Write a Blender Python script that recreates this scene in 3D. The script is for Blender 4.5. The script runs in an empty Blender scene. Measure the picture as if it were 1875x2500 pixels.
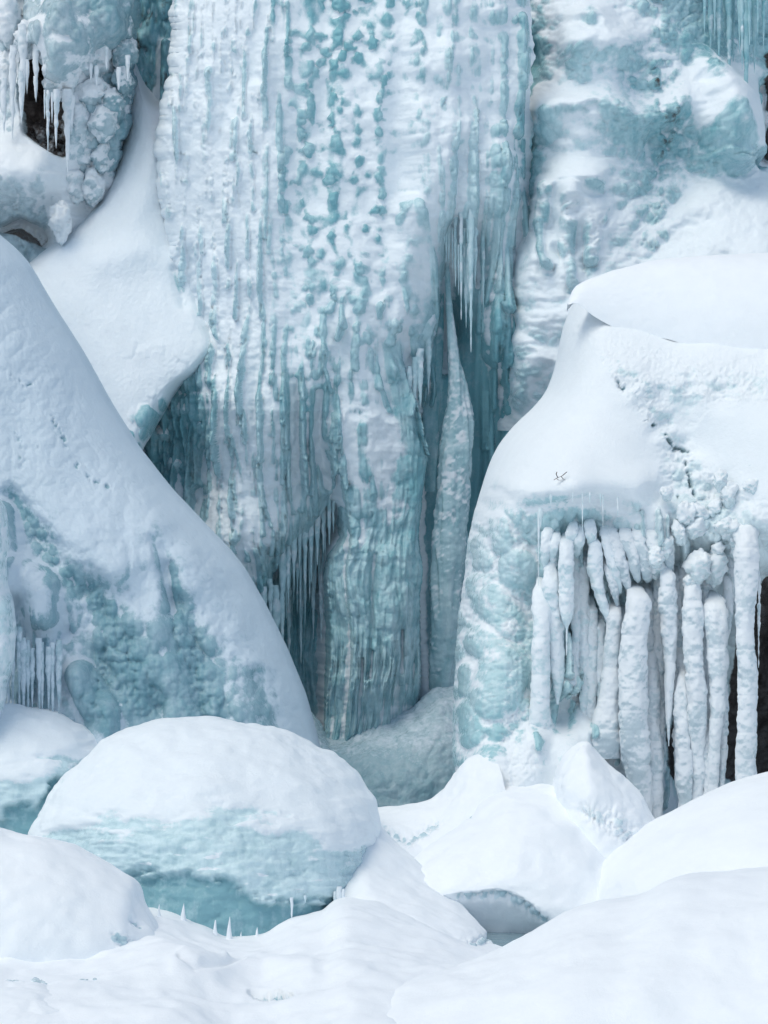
import bpy, math
import numpy as np
from mathutils import Vector

# ------------------------------------------------------------------ camera, sky, sun, exposure
DIST, PPM, CZ = 40.0, 200.0, 5.0          # camera 40 m from the ice wall, 200 photo pixels per metre there
scene = bpy.context.scene
COL = scene.collection
cam_d = bpy.data.cameras.new('camera')
cam = bpy.data.objects.new('camera', cam_d)
COL.objects.link(cam)
cam.location = (0, -DIST, CZ)
cam.rotation_euler = (math.radians(90), 0, 0)
cam_d.sensor_fit = 'VERTICAL'
cam_d.sensor_height = 24.0
cam_d.lens = 24.0 * DIST / 12.5
cam_d.clip_end = 2000
scene.camera = cam

SUN_EL, SUN_AZ = 63.0, 226.0              # high soft sun behind thin cloud, from the left and a little behind the camera
world = bpy.data.worlds.new('World')
scene.world = world
world.use_nodes = True
wn = world.node_tree
wn.nodes.clear()
wo = wn.nodes.new('ShaderNodeOutputWorld')
wb = wn.nodes.new('ShaderNodeBackground')
sky = wn.nodes.new('ShaderNodeTexSky')
sky.sky_type = 'NISHITA'
sky.sun_disc = False
sky.sun_elevation = math.radians(SUN_EL)
sky.sun_rotation = math.radians(SUN_AZ)
sky.air_density = 1.0
sky.dust_density = 2.0
sky.ozone_density = 1.0
wb.inputs['Strength'].default_value = 0.15
wn.links.new(sky.outputs[0], wb.inputs[0])
wn.links.new(wb.outputs[0], wo.inputs[0])

sun_d = bpy.data.lights.new('sun', 'SUN')
sun = bpy.data.objects.new('sun', sun_d)
COL.objects.link(sun)
sun_d.energy = 1.0
sun_d.angle = math.radians(42)
sun_d.color = (1.0, 0.985, 0.96)
_a, _e = math.radians(SUN_AZ), math.radians(SUN_EL)
_dir = Vector((math.sin(_a) * math.cos(_e), math.cos(_a) * math.cos(_e), math.sin(_e)))
sun.rotation_euler = _dir.to_track_quat('Z', 'Y').to_euler()
sun.location = (0, -60, 60)

vs = scene.view_settings
vs.view_transform = 'Standard'
vs.look = 'None'
vs.exposure = 0.06
vs.gamma = 1.0
vs.use_white_balance = True
vs.white_balance_temperature = 7000
vs.white_balance_tint = 5
scene.cycles.use_denoising = True
scene.cycles.max_bounces = 8
scene.cycles.diffuse_bounces = 4
scene.cycles.glossy_bounces = 3
scene.cycles.transmission_bounces = 2

# ------------------------------------------------------------------ numpy sculpting tools
F = np.float32
RNG = np.random.default_rng(7)

def to_world(px, py, Y):
    s = (DIST + Y) / DIST / PPM
    return np.stack([(px - 937.5) * s, Y + 0 * px, CZ + (1250.0 - py) * s], -1)

def to_photo(V):
    s = (DIST + V[..., 1]) / DIST / PPM
    return V[..., 0] / s + 937.5, 1250.0 - (V[..., 2] - CZ) / s

def _hash(i, j, k, seed):
    h = (i.astype(np.uint32) * np.uint32(374761393) + j.astype(np.uint32) * np.uint32(668265263)
         + k.astype(np.uint32) * np.uint32(2147483647) + np.uint32((seed * 144665 + 12345) & 0xffffffff))
    h = (h ^ (h >> np.uint32(13))) * np.uint32(1274126177)
    h = (h ^ (h >> np.uint32(16))) * np.uint32(2246822519)
    return h ^ (h >> np.uint32(15))

def _rnd(i, j, k, seed):
    return (_hash(i, j, k, seed) & np.uint32(0xffff)).astype(F) / F(65535)

def _fade(t):
    return t * t * t * (t * (t * 6 - 15) + 10)

def noise2(x, y, seed=0):
    x = np.asarray(x, F); y = np.asarray(y, F)
    xi = np.floor(x).astype(np.int64); yi = np.floor(y).astype(np.int64)
    xf = (x - xi).astype(F); yf = (y - yi).astype(F)
    u, v = _fade(xf), _fade(yf)
    z0 = np.zeros_like(xi)
    def g(di, dj):
        a = _rnd(xi + di, yi + dj, z0, seed) * F(6.2831853)
        return np.cos(a) * (xf - di) + np.sin(a) * (yf - dj)
    a = g(0, 0) * (1 - u) + g(1, 0) * u
    b = g(0, 1) * (1 - u) + g(1, 1) * u
    return (a * (1 - v) + b * v) * F(1.4)

def noise3(x, y, z, seed=0):
    x = np.asarray(x, F); y = np.asarray(y, F); z = np.asarray(z, F)
    xi = np.floor(x).astype(np.int64); yi = np.floor(y).astype(np.int64); zi = np.floor(z).astype(np.int64)
    xf = (x - xi).astype(F); yf = (y - yi).astype(F); zf = (z - zi).astype(F)
    u, v, w = _fade(xf), _fade(yf), _fade(zf)
    r = 0
    for di in (0, 1):
        for dj in (0, 1):
            for dk in (0, 1):
                r = r + _rnd(xi + di, yi + dj, zi + dk, seed) * (u if di else 1 - u) * (v if dj else 1 - v) * (w if dk else 1 - w)
    return r * 2 - 1

def fbm(px, py, sx, sy, seed=0, octaves=3, gain=0.5):
    r, a, n = 0, 1.0, 0.0
    for o in range(octaves):
        r = r + a * noise2(px / sx, py / sy, seed + 17 * o)
        n += a; a *= gain; sx /= 2.03; sy /= 2.03
    return r / n

def ridged(px, py, sx, sy, seed=0, octaves=2):
    r, a, n = 0, 1.0, 0.0
    for o in range(octaves):
        r = r + a * (1 - np.abs(noise2(px / sx, py / sy, seed + 31 * o)) * 2.0)
        n += a; a *= 0.5; sx /= 2.1; sy /= 2.1
    return r / n

def fbm3(V, s, seed=0, octaves=3, sz=None):
    sz = sz or s
    r, a, n = 0, 1.0, 0.0
    for o in range(octaves):
        r = r + a * noise3(V[..., 0] / s, V[..., 1] / s, V[..., 2] / sz, seed + 13 * o)
        n += a; a *= 0.5; s /= 2.03; sz /= 2.03
    return r / n

def knobs(px, py, sx, sy, seed=0, keep=1.0, rmin=0.45, rmax=0.85, warp=0.15, square=False):
    """rounded ice knobs: one half-ellipsoid per jittered cell, height 0..1"""
    x = np.asarray(px / sx, F); y = np.asarray(py / sy, F)
    if warp:
        x = x + warp * noise2(x * 1.7, y * 1.7, seed + 91); y = y + warp * noise2(x * 1.7 + 9, y * 1.7, seed + 92)
    xi = np.floor(x).astype(np.int64); yi = np.floor(y).astype(np.int64)
    best = np.zeros_like(x)
    z0 = np.zeros_like(xi)
    for di in (-1, 0, 1):
        for dj in (-1, 0, 1):
            ci, cj = xi + di, yi + dj
            cx = ci + 0.15 + 0.7 * _rnd(ci, cj, z0, seed + 1)
            cy = cj + 0.15 + 0.7 * _rnd(ci, cj, z0 + 1, seed + 2)
            r = rmin + (rmax - rmin) * _rnd(ci, cj, z0 + 2, seed + 3)
            ok = _rnd(ci, cj, z0 + 3, seed + 4) < keep
            d2 = ((x - cx) ** 2 + (y - cy) ** 2) / (r * r)
            hgt = np.sqrt(np.clip(1 - d2, 0, 1)) * r / rmax
            best = np.maximum(best, np.where(ok, hgt, 0))
    return best

def billow(px, py, sx, sy, seed=0, octaves=3):
    """soft puffs with creases between them, 0..1"""
    r, a, n = 0, 1.0, 0.0
    for o in range(octaves):
        r = r + a * np.sqrt(np.abs(noise2(px / sx, py / sy, seed + 31 * o)) + 1e-4)
        n += a; a *= 0.5; sx /= 2.1; sy /= 2.1
    return r / n

def poly_mask(px, py, poly, soft=2):
    P = np.asarray(poly, float)
    ins = np.zeros(px.shape, bool)
    for (x0, y0), (x1, y1) in zip(P, np.roll(P, -1, 0)):
        c = (y0 > py) != (y1 > py)
        with np.errstate(divide='ignore', invalid='ignore'):
            ins ^= c & (px < (x1 - x0) * (py - y0) / (y1 - y0 if y1 != y0 else 1e-9) + x0)
    m = ins.astype(F)
    return blur(m, soft) if soft else m

def sstep(a, b, x):
    t = np.clip((x - a) / (b - a), 0, 1)
    return t * t * (3 - 2 * t)

def shep(pts, px, py, p=2.0, eps=25.0):
    """smooth thin-plate surface through scattered (px, py, value) points"""
    A = np.asarray(pts, float)
    X = A[:, :2] / 500.0
    def U(d2):
        return 0.5 * d2 * np.log(d2 + 1e-6)
    n = len(A)
    K = U(((X[:, None] - X[None]) ** 2).sum(-1)) + np.eye(n) * 2e-3
    Pm = np.hstack([np.ones((n, 1)), X])
    M = np.zeros((n + 3, n + 3)); M[:n, :n] = K; M[:n, n:] = Pm; M[n:, :n] = Pm.T
    w = np.linalg.solve(M, np.r_[A[:, 2], 0, 0, 0])
    x = np.asarray(px, F) / F(500); y = np.asarray(py, F) / F(500)
    r = (w[n] + w[n + 1] * x + w[n + 2] * y).astype(F)
    for (a, b), k in zip(X, w[:n]):
        d2 = (x - F(a)) ** 2 + (y - F(b)) ** 2
        r += F(0.5 * k) * d2 * np.log(d2 + F(1e-6))
    lo, hi = A[:, 2].min(), A[:, 2].max()
    g = 0.1 * (hi - lo)
    return np.clip(r, lo - g, hi + g)

def catmull(P, n):
    """P (k,d) -> n points at even chord length along a Catmull-Rom curve"""
    P = np.asarray(P, float)
    k = len(P)
    if k == 2:
        t = np.linspace(0, 1, n)[:, None]
        return P[0] * (1 - t) + P[1] * t
    E = np.vstack([2 * P[0] - P[1], P, 2 * P[-1] - P[-2]])
    out = []
    m = 24
    t = np.linspace(0, 1, m, endpoint=False)[:, None]
    for i in range(k - 1):
        a, b, c, d = E[i], E[i + 1], E[i + 2], E[i + 3]
        out.append(0.5 * (2 * b + (c - a) * t + (2 * a - 5 * b + 4 * c - d) * t ** 2 + (3 * b - a - 3 * c + d) * t ** 3))
    out.append(P[-1:])
    Q = np.vstack(out)
    L = np.concatenate([[0], np.cumsum(np.linalg.norm(np.diff(Q[:, :2], axis=0), axis=1) + 1e-9)])
    s = np.linspace(0, L[-1], n)
    return np.stack([np.interp(s, L, Q[:, j]) for j in range(Q.shape[1])], 1)

def stroke(px, py, pts, prof='round', closed=False):
    """sculpt stroke along a polyline of (px, py, half width): 0..1 profile"""
    out = np.zeros(px.shape, F)
    P = np.asarray(pts, float)
    if len(P) == 1:
        P = np.vstack([P, P + [0.01, 0.01, 0]])
    wm = P[:, 2].max() * (2.2 if prof == 'gauss' else 1.0)
    box = (px > P[:, 0].min() - wm) & (px < P[:, 0].max() + wm) & (py > P[:, 1].min() - wm) & (py < P[:, 1].max() + wm)
    if not box.any():
        return out
    x, y = px[box], py[box]
    best = np.full(x.shape, 9.0)
    for i in range(len(P) - 1):
        a, b = P[i], P[i + 1]
        d = b - a
        L2 = d[0] ** 2 + d[1] ** 2 + 1e-9
        t = np.clip(((x - a[0]) * d[0] + (y - a[1]) * d[1]) / L2, 0, 1)
        w = a[2] + t * d[2]
        q = np.hypot(x - a[0] - t * d[0], y - a[1] - t * d[1]) / np.maximum(w, 0.5)
        best = np.minimum(best, q)
    if prof == 'round':
        v = np.sqrt(np.clip(1 - best ** 2, 0, 1))
    elif prof == 'gauss':
        v = np.exp(-2 * best ** 2)
    else:
        v = sstep(1.0, 0.6, best)
    out[box] = v
    return out

def blur(A, r):
    for ax in (0, 1):
        pad = [(0, 0), (0, 0)]; pad[ax] = (r + 1, r)
        B = np.cumsum(np.pad(A, pad, mode='edge'), axis=ax, dtype=np.float64)
        n = A.shape[ax]
        hi = np.take(B, np.arange(2 * r + 1, 2 * r + 1 + n), axis=ax)
        lo = np.take(B, np.arange(0, n), axis=ax)
        A = ((hi - lo) / (2 * r + 1)).astype(F)
    return A

def normals(V):
    du = np.gradient(V, axis=1); dv = np.gradient(V, axis=0)
    N = np.cross(du, dv)
    N /= np.linalg.norm(N, axis=-1, keepdims=True) + 1e-12
    return N

def facing(N):
    """flip so that most normals look at the camera"""
    return N if N[..., 1].mean() < 0 else -N

# ------------------------------------------------------------------ materials
def node(nt, typ, **kw):
    n = nt.nodes.new(typ)
    for k, v in kw.items():
        setattr(n, k, v)
    return n

def lk(nt, a, b):
    nt.links.new(a, b)

def math_node(nt, op, a, b=None, c=None, clamp=False):
    n = node(nt, 'ShaderNodeMath', operation=op, use_clamp=clamp)
    for i, v in enumerate((a, b, c)):
        if v is None: continue
        if isinstance(v, (int, float)): n.inputs[i].default_value = v
        else: lk(nt, v, n.inputs[i])
    return n.outputs[0]

def mixcol(nt, f, a, b):
    n = node(nt, 'ShaderNodeMix', data_type='RGBA')
    for s, v in ((n.inputs[0], f), (n.inputs[6], a), (n.inputs[7], b)):
        if isinstance(v, (int, float)): s.default_value = v
        elif isinstance(v, tuple): s.default_value = (*v, 1)
        else: lk(nt, v, s)
    return n.outputs[2]

def noise_node(nt, vec, scale, detail=3, rough=0.55, stretch=None):
    if stretch:
        m = node(nt, 'ShaderNodeMapping'); m.inputs['Scale'].default_value = stretch
        lk(nt, vec, m.inputs['Vector']); vec = m.outputs[0]
    n = node(nt, 'ShaderNodeTexNoise')
    n.inputs['Scale'].default_value = scale; n.inputs['Detail'].default_value = detail; n.inputs['Roughness'].default_value = rough
    lk(nt, vec, n.inputs['Vector'])
    return n.outputs['Fac']

def ice_material(name, snow_col=(0.82, 0.89, 0.94), white_ice=(0.64, 0.81, 0.86), teal=(0.22, 0.47, 0.53),
                 rock_col=(0.07, 0.062, 0.06), bump=0.5, grain=1.0, sss=0.0, edge_noise=1.0):
    """snow, white bubbly ice, clear teal ice and rock, laid out by what was sculpted"""
    m = bpy.data.materials.new(name)
    m.use_nodes = True
    nt = m.node_tree
    nt.nodes.clear()
    out = node(nt, 'ShaderNodeOutputMaterial')
    bs = node(nt, 'ShaderNodeBsdfPrincipled')
    geo = node(nt, 'ShaderNodeNewGeometry')
    pos = geo.outputs['Position']
    def attr(a):
        n = node(nt, 'ShaderNodeAttribute', attribute_name=a); return n.outputs['Fac']
    snow, clear, rock = attr('snow'), attr('clear'), attr('rock')
    n_edge = noise_node(nt, pos, 17, 6, 0.68)
    n_mid = noise_node(nt, pos, 4.5, 6, 0.62)
    n_vert = noise_node(nt, pos, 10, 4, 0.6, (1, 1, 0.1))
    n_fine = noise_node(nt, pos, 55, 3, 0.7)
    def dev(n, k):
        return math_node(nt, 'MULTIPLY', math_node(nt, 'SUBTRACT', n, 0.5), k)
    s1 = math_node(nt, 'ADD', math_node(nt, 'ADD', snow, dev(n_edge, edge_noise)), dev(n_mid, edge_noise * .8))
    mr = node(nt, 'ShaderNodeMapRange', interpolation_type='SMOOTHSTEP')
    mr.inputs[1].default_value = 0.28; mr.inputs[2].default_value = 0.68
    lk(nt, s1, mr.inputs[0])
    sf = mr.outputs[0]
    c1 = math_node(nt, 'ADD', math_node(nt, 'ADD', clear, dev(n_mid, 1.3)), dev(n_edge, .7))
    c2 = math_node(nt, 'ADD', c1, dev(n_vert, 1.0), clamp=True)
    ice = mixcol(nt, c2, white_ice, teal)
    r1 = math_node(nt, 'ADD', rock, math_node(nt, 'MULTIPLY', math_node(nt, 'SUBTRACT', n_mid, 0.5), 0.8), clamp=True)
    mr2 = node(nt, 'ShaderNodeMapRange', interpolation_type='SMOOTHSTEP')
    mr2.inputs[1].default_value = 0.4; mr2.inputs[2].default_value = 0.6
    lk(nt, r1, mr2.inputs[0])
    rockc = mixcol(nt, n_fine, tuple(0.5 * c for c in rock_col), tuple(1.6 * c for c in rock_col))
    ground = mixcol(nt, mr2.outputs[0], ice, rockc)
    sc2 = mixcol(nt, n_mid, tuple(0.95 * c for c in snow_col), tuple(min(1, 1.04 * c) for c in snow_col))
    col = mixcol(nt, sf, ground, sc2)
    lk(nt, col, bs.inputs['Base Color'])
    rg = node(nt, 'ShaderNodeMapRange'); rg.inputs[3].default_value = 0.2; rg.inputs[4].default_value = 0.85
    lk(nt, sf, rg.inputs[0]); lk(nt, rg.outputs[0], bs.inputs['Roughness'])
    bs.inputs['IOR'].default_value = 1.31
    bs.inputs['Subsurface Weight'].default_value = sss
    bs.inputs['Subsurface Radius'].default_value = (0.75, 0.92, 1.0)
    bs.inputs['Subsurface Scale'].default_value = 0.12
    b1 = node(nt, 'ShaderNodeBump'); b1.inputs['Strength'].default_value = bump; b1.inputs['Distance'].default_value = 0.02
    hgt = math_node(nt, 'ADD', math_node(nt, 'MULTIPLY', n_edge, 1.0), math_node(nt, 'MULTIPLY', n_fine, 0.5 * grain))
    lk(nt, hgt, b1.inputs['Height'])
    lk(nt, b1.outputs[0], bs.inputs['Normal'])
    lk(nt, bs.outputs[0], out.inputs[0])
    return m

M_FALL = ice_material('waterfall_ice', edge_noise=.5)
M_BLOCK = ice_material('pale_block_ice', snow_col=(0.83, 0.89, 0.93), white_ice=(0.70, 0.82, 0.86), teal=(0.36, 0.60, 0.65))
M_GREY = ice_material('greyish_frost_ice', snow_col=(0.80, 0.85, 0.89), white_ice=(0.60, 0.70, 0.75), teal=(0.20, 0.37, 0.43), rock_col=(0.13, 0.108, 0.10))
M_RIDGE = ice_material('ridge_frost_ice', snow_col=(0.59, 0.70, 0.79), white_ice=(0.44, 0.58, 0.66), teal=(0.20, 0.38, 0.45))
M_SNOW = ice_material('packed_snow', snow_col=(0.87, 0.92, 0.96), white_ice=(0.66, 0.78, 0.84), teal=(0.24, 0.46, 0.53), bump=0.3)
M_BOULDER = ice_material('boulder_ice', white_ice=(0.62, 0.79, 0.84), teal=(0.22, 0.43, 0.49))

# ------------------------------------------------------------------ mesh output
def link_mesh(name, V, faces, mat, parent=None, loc=None, **attrs):
    V = np.asarray(V, float).reshape(-1, 3)
    off = np.array(parent.location) if parent is not None else (np.array(loc) if loc is not None else np.zeros(3))
    me = bpy.data.meshes.new(name)
    nv, nf = len(V), len(faces)
    me.vertices.add(nv)
    me.vertices.foreach_set('co', (V - off).astype(F).ravel())
    me.loops.add(nf * 4)
    me.loops.foreach_set('vertex_index', np.asarray(faces, np.int32).ravel())
    me.polygons.add(nf)
    me.polygons.foreach_set('loop_start', np.arange(0, nf * 4, 4, dtype=np.int32))
    me.polygons.foreach_set('use_smooth', np.ones(nf, bool))
    for k in ('snow', 'clear', 'rock'):
        a = attrs.get(k, 0.0)
        a = np.full(nv, a, F) if np.isscalar(a) else np.asarray(a, F).ravel()
        at = me.attributes.new(k, 'FLOAT', 'POINT'); at.data.foreach_set('value', a)
    me.materials.append(mat)
    me.update(calc_edges=True)
    o = bpy.data.objects.new(name, me)
    COL.objects.link(o)
    if parent is not None:
        o.parent = parent
    elif loc is not None:
        o.location = loc
    return o

def grid_faces(n, m, wrap=False):
    i = np.arange(n - 1)[:, None]; j = np.arange(m if wrap else m - 1)[None, :]
    j2 = (j + 1) % m
    return np.stack([i * m + j, i * m + j2, (i + 1) * m + j2, (i + 1) * m + j], -1).reshape(-1, 4)

def grid_obj(name, V, mat, parent=None, loc=None, **attrs):
    n, m = V.shape[:2]
    f = grid_faces(n, m)
    if normals(V)[..., 1].mean() > 0:
        f = f[:, ::-1]
    return link_mesh(name, V, f, mat, parent, loc, **attrs)

def thing(name, label, cat, loc, group=None):
    o = bpy.data.objects.new(name, None)
    COL.objects.link(o)
    o.location = loc
    o['label'] = label; o['category'] = cat
    if group: o['group'] = group
    return o

def base_at(px, py, Y):
    return tuple(float(v) for v in to_world(np.float64(px), np.float64(py), np.float64(Y)))

# ------------------------------------------------------------------ surface builders
def rowfit(xl, xr, y0, y1, step, depth, edge=(60, 1.2), right_edge=None, jag=0.0):
    """front-facing sheet, each row fitted between two outlines, its edge rolling back"""
    n = int((y1 - y0) / step) + 1
    m = int(max(np.ptp(np.r_[[p[0] for p in xl], [p[0] for p in xr]]), 10) / step) + 1
    py = np.linspace(y0, y1, n)
    L = np.interp(py, [p[1] for p in xl], [p[0] for p in xl])
    R = np.interp(py, [p[1] for p in xr], [p[0] for p in xr])
    kk = np.ones(25) / 25
    L = np.convolve(np.pad(L, 12, mode='edge'), kk, 'valid'); R = np.convolve(np.pad(R, 12, mode='edge'), kk, 'valid')
    if jag:
        L = L + jag * fbm(py, py * 0 + 3.3, 46, 1, 5, 4) * 1.6; R = R + jag * fbm(py, py * 0 + 8.7, 46, 1, 6, 4) * 1.6
    t = np.linspace(0, 1, m)
    px = (L[:, None] * (1 - t) + R[:, None] * t).astype(F)
    py = np.repeat(py[:, None], m, 1).astype(F)
    Y = depth(px, py).astype(F)
    if edge:
        d = np.clip((px - L[:, None]) / edge[0], 0, 1)
        Y = Y + edge[1] * (1 - np.sqrt(np.clip(1 - (1 - d) ** 2, 0, 1)))
    if right_edge:
        d = np.clip((R[:, None] - px) / right_edge[0], 0, 1)
        Y = Y + right_edge[1] * (1 - np.sqrt(np.clip(1 - (1 - d) ** 2, 0, 1)))
    return px, py, Y

def snow_fill(h, px, py, thick, r, feather):
    """snow lies in the hollows up to a smoothed level: returns surface height and snow cover 0..1"""
    level = blur(h, r) + thick
    cover = np.clip(.5 + (level - h) / (5.0 * feather), 0, 1)
    return np.maximum(h, level), cover

def finish(px, py, Y, h):
    V0 = to_world(px, py, Y)
    N = facing(normals(V0)) * 0.3 + np.array([0, -1.0, 0])
    N /= np.linalg.norm(N, axis=-1, keepdims=True)
    return V0 + N * h[..., None]

def mound(name, crest, base, Yc, Yb, mat, n=220, rows=70, parent=None, loc=None, lump=0.06, scale=0.9, back=1.0,
          power=1.0, seed=0, thick=None, post=None, snow=1.0, clear=0.2, sharp=1.0, smooth=0, skirt=None):
    """a snow mound: crest line and front base line joined by a rounded brow; it goes on behind the crest"""
    # a mound cut by the frame goes on outside it and sinks into the ground
    crest, base, Yc, Yb = list(crest), list(base), list(Yc), list(Yb)
    span = abs(crest[-1][0] - crest[0][0])
    seg_c, seg_b = span / max(1, len(Yc) - 1), span / max(1, len(Yb) - 1)
    if crest[-1][0] > 1950:
        (x, y), (u, v) = crest[-1], base[-1]
        crest += [(x + 350, y + 10), (x + 650, y + 90), (x + 850, v - 40)]; base += [(u + 350, v), (u + 650, v), (u + 850, v + 40)]
        Yc += [Yc[-1]] * max(1, round(850 / seg_c)); Yb += [Yb[-1]] * max(1, round(850 / seg_b)); n = int(n * 1.3)
    if crest[0][0] < -100:
        (x, y), (u, v) = crest[0], base[0]
        crest = [(x - 850, v - 40), (x - 650, y + 90), (x - 350, y + 10)] + crest; base = [(u - 850, v + 40), (u - 650, v), (u - 350, v)] + base
        Yc = [Yc[0]] * max(1, round(850 / seg_c)) + Yc; Yb = [Yb[0]] * max(1, round(850 / seg_b)) + Yb; n = int(n * 1.6)
    C = catmull(crest, n); B = catmull(base, n)
    def curve(v):
        q = catmull([(k * 10.0, x) for k, x in enumerate(v)], 400)
        return np.interp(np.linspace(0, 1, n), q[:, 0] / q[-1, 0], q[:, 1])
    cy, by = curve(Yc), curve(Yb)
    rb = max(8, rows // 6)
    t = np.linspace(0, 1, rows)[:, None]
    f = (1 - np.cos(t * math.pi / 2)) ** power
    g = np.sin(t * math.pi / 2) ** sharp
    px = C[None, :, 0] * (1 - t) + B[None, :, 0] * t
    py = C[None, :, 1] * (1 - f) + B[None, :, 1] * f
    Y = cy[None] * (1 - g) + by[None] * g
    V = to_world(px, py, Y)
    if skirt is not None:
        ex = []
        for q in np.linspace(.12, 1, 10):
            e = V[-1].copy(); e[:, 1] += .35 * q ** .5; e[:, 2] = e[:, 2] * (1 - q) + skirt * q; ex.append(e)
        V = np.concatenate([V, np.stack(ex)], 0)
    tb = np.linspace(1, 0, rb, endpoint=False)[:, None]
    Vc = V[0][None]
    depth = np.abs(by - cy)[None] * back
    Vb = np.repeat(Vc, rb, 0).copy()
    Vb[..., 1] += np.sin(tb * math.pi / 2) * depth
    Vb[..., 2] -= (1 - np.cos(tb * math.pi / 2)) * depth * 0.9
    V = np.concatenate([Vb, V], 0)
    if smooth:
        V0 = V.copy()
        for q in range(3): V[..., q] = blur(blur(V[..., q], smooth), smooth)
        V[:, 0] = V0[:, 0]; V[:, -1] = V0[:, -1]; V[0] = V0[0]; V[-1] = V0[-1]
    N = normals(V)
    if N[rb + rows // 2:, :, 1].mean() > 0: N = -N
    h = lump * fbm3(V, scale, seed, 3) + lump * 0.25 * fbm3(V, scale * 0.25, seed + 5, 2)
    h = h + .012 * fbm3(V * [1, .6, 1.6], .16, seed + 6, 3) * sstep(-.3, .4, fbm3(V, 1.1, seed + 7, 2))
    att = dict(snow=np.full(V.shape[:2], snow, F), clear=np.full(V.shape[:2], clear, F), rock=np.zeros(V.shape[:2], F))
    P = to_photo(V)
    if post:
        h = post(P[0], P[1], V, N, h, att)
    V = V + N * h[..., None]
    return grid_obj(name, V, mat, parent, loc, **att)

def tube(name, path, mat, parent, around=20, seg=5.0, lump=0.12, band=0.0, band_len=45.0, seed=0, flat=1.0,
         snow_up=0.5, snow_bias=0.0, clear=0.4, rough=0.0, flute=0.0, loc=None, taper_top=0):
    """a hanging or standing piece of ice: path of (px, py, Y, half width in photo pixels)"""
    P = np.asarray(path, float)
    L = np.sum(np.hypot(np.diff(P[:, 0]), np.diff(P[:, 1])))
    n = max(6, int(L / seg))
    Q = catmull(P, n)
    s = (DIST + Q[:, 2]) / DIST / PPM
    r = np.maximum(Q[:, 3], 0.3) * s
    C = to_world(Q[:, 0], Q[:, 1], Q[:, 2])
    if taper_top:
        k = np.clip(np.arange(n) / taper_top, 0, 1)
        r = r * np.sqrt(np.clip(1 - (1 - k) ** 2, .0004, 1)); C[:, 1] += .35 * (1 - k) ** 2
    a = np.linspace(0, 2 * math.pi, around, endpoint=False)
    arc = np.concatenate([[0], np.cumsum(np.linalg.norm(np.diff(C, axis=0), axis=1))]) * PPM
    if band:
        ph = arc / band_len + 0.8 * noise2(arc / band_len / 1.6 + seed * 7.1, np.zeros_like(arc) + seed, seed)
        fr = ph - np.floor(ph)
        r = r * (1 - band + band * 1.35 * np.sqrt(np.clip(1 - (2 * fr - 0.85) ** 2 / 1.4, 0, 1)))
    ca, sa = np.cos(a)[None], np.sin(a)[None]
    V = np.stack([C[:, None, 0] + r[:, None] * ca, C[:, None, 1] + r[:, None] * sa * flat, np.repeat(C[:, None, 2], around, 1)], -1)
    Nr = np.stack([ca + 0 * r[:, None], sa + 0 * r[:, None], np.zeros((n, around))], -1)
    rm = float(np.max(r))
    h = lump * rm * fbm3(V + seed * 3.3, max(rm * 1.4, 0.05), seed, 3, sz=max(rm * 2.6, 0.08)) * 1.4
    if rough:
        h = h + rough * fbm3(V, 0.05, seed + 3, 2)
    if flute:
        h = h - flute * rm * np.abs(fbm3(V * [1, 1, 0.1] + seed, rm * 0.55, seed + 8, 2)) * 2
    h = h * np.clip(r / rm, 0.25, 1)[:, None]
    V = V + Nr * h[..., None]
    Vn = np.concatenate([V, V[:, :1]], 1)
    N = normals(Vn)[:, :-1]
    if (N * Nr).sum() < 0: N = -N
    up = N[..., 2]
    nz = fbm3(V, 0.16, seed + 21, 3)
    snow = np.clip(0.5 + snow_bias + snow_up * up * 1.6 + 0.5 * nz, 0, 1)
    f = grid_faces(n, around, True)
    e = V[0] - V[1]
    if (np.cross(V[0, 1] - V[0, 0], V[1, 0] - V[0, 0]) * Nr[0, 0]).sum() < 0: f = f[:, ::-1]
    return link_mesh(name, V, f, mat, parent, loc, snow=snow, clear=np.clip(clear + 0.3 * nz, 0, 1))

def icicle(parent, px, y0, y1, Y, w, mat, seed=0, lean=0.0, clear=0.45, name='icicle', snow_bias=-0.25, band=0.12):
    k = [(px, y0 - w, Y, w * 0.9), (px + lean * .2, y0 + (y1 - y0) * .2, Y, w), (px + lean * .5, y0 + (y1 - y0) * .5, Y, w * .72),
         (px + lean * .8, y0 + (y1 - y0) * .8, Y, w * .38), (px + lean, y1, Y, 0.5)]
    return tube(name, k, mat, parent, around=10, seg=max(3.0, (y1 - y0) / 80), lump=0.45, band=band, band_len=18 + w * 2, seed=seed, clear=clear,
                snow_bias=snow_bias, snow_up=0.3)

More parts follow.
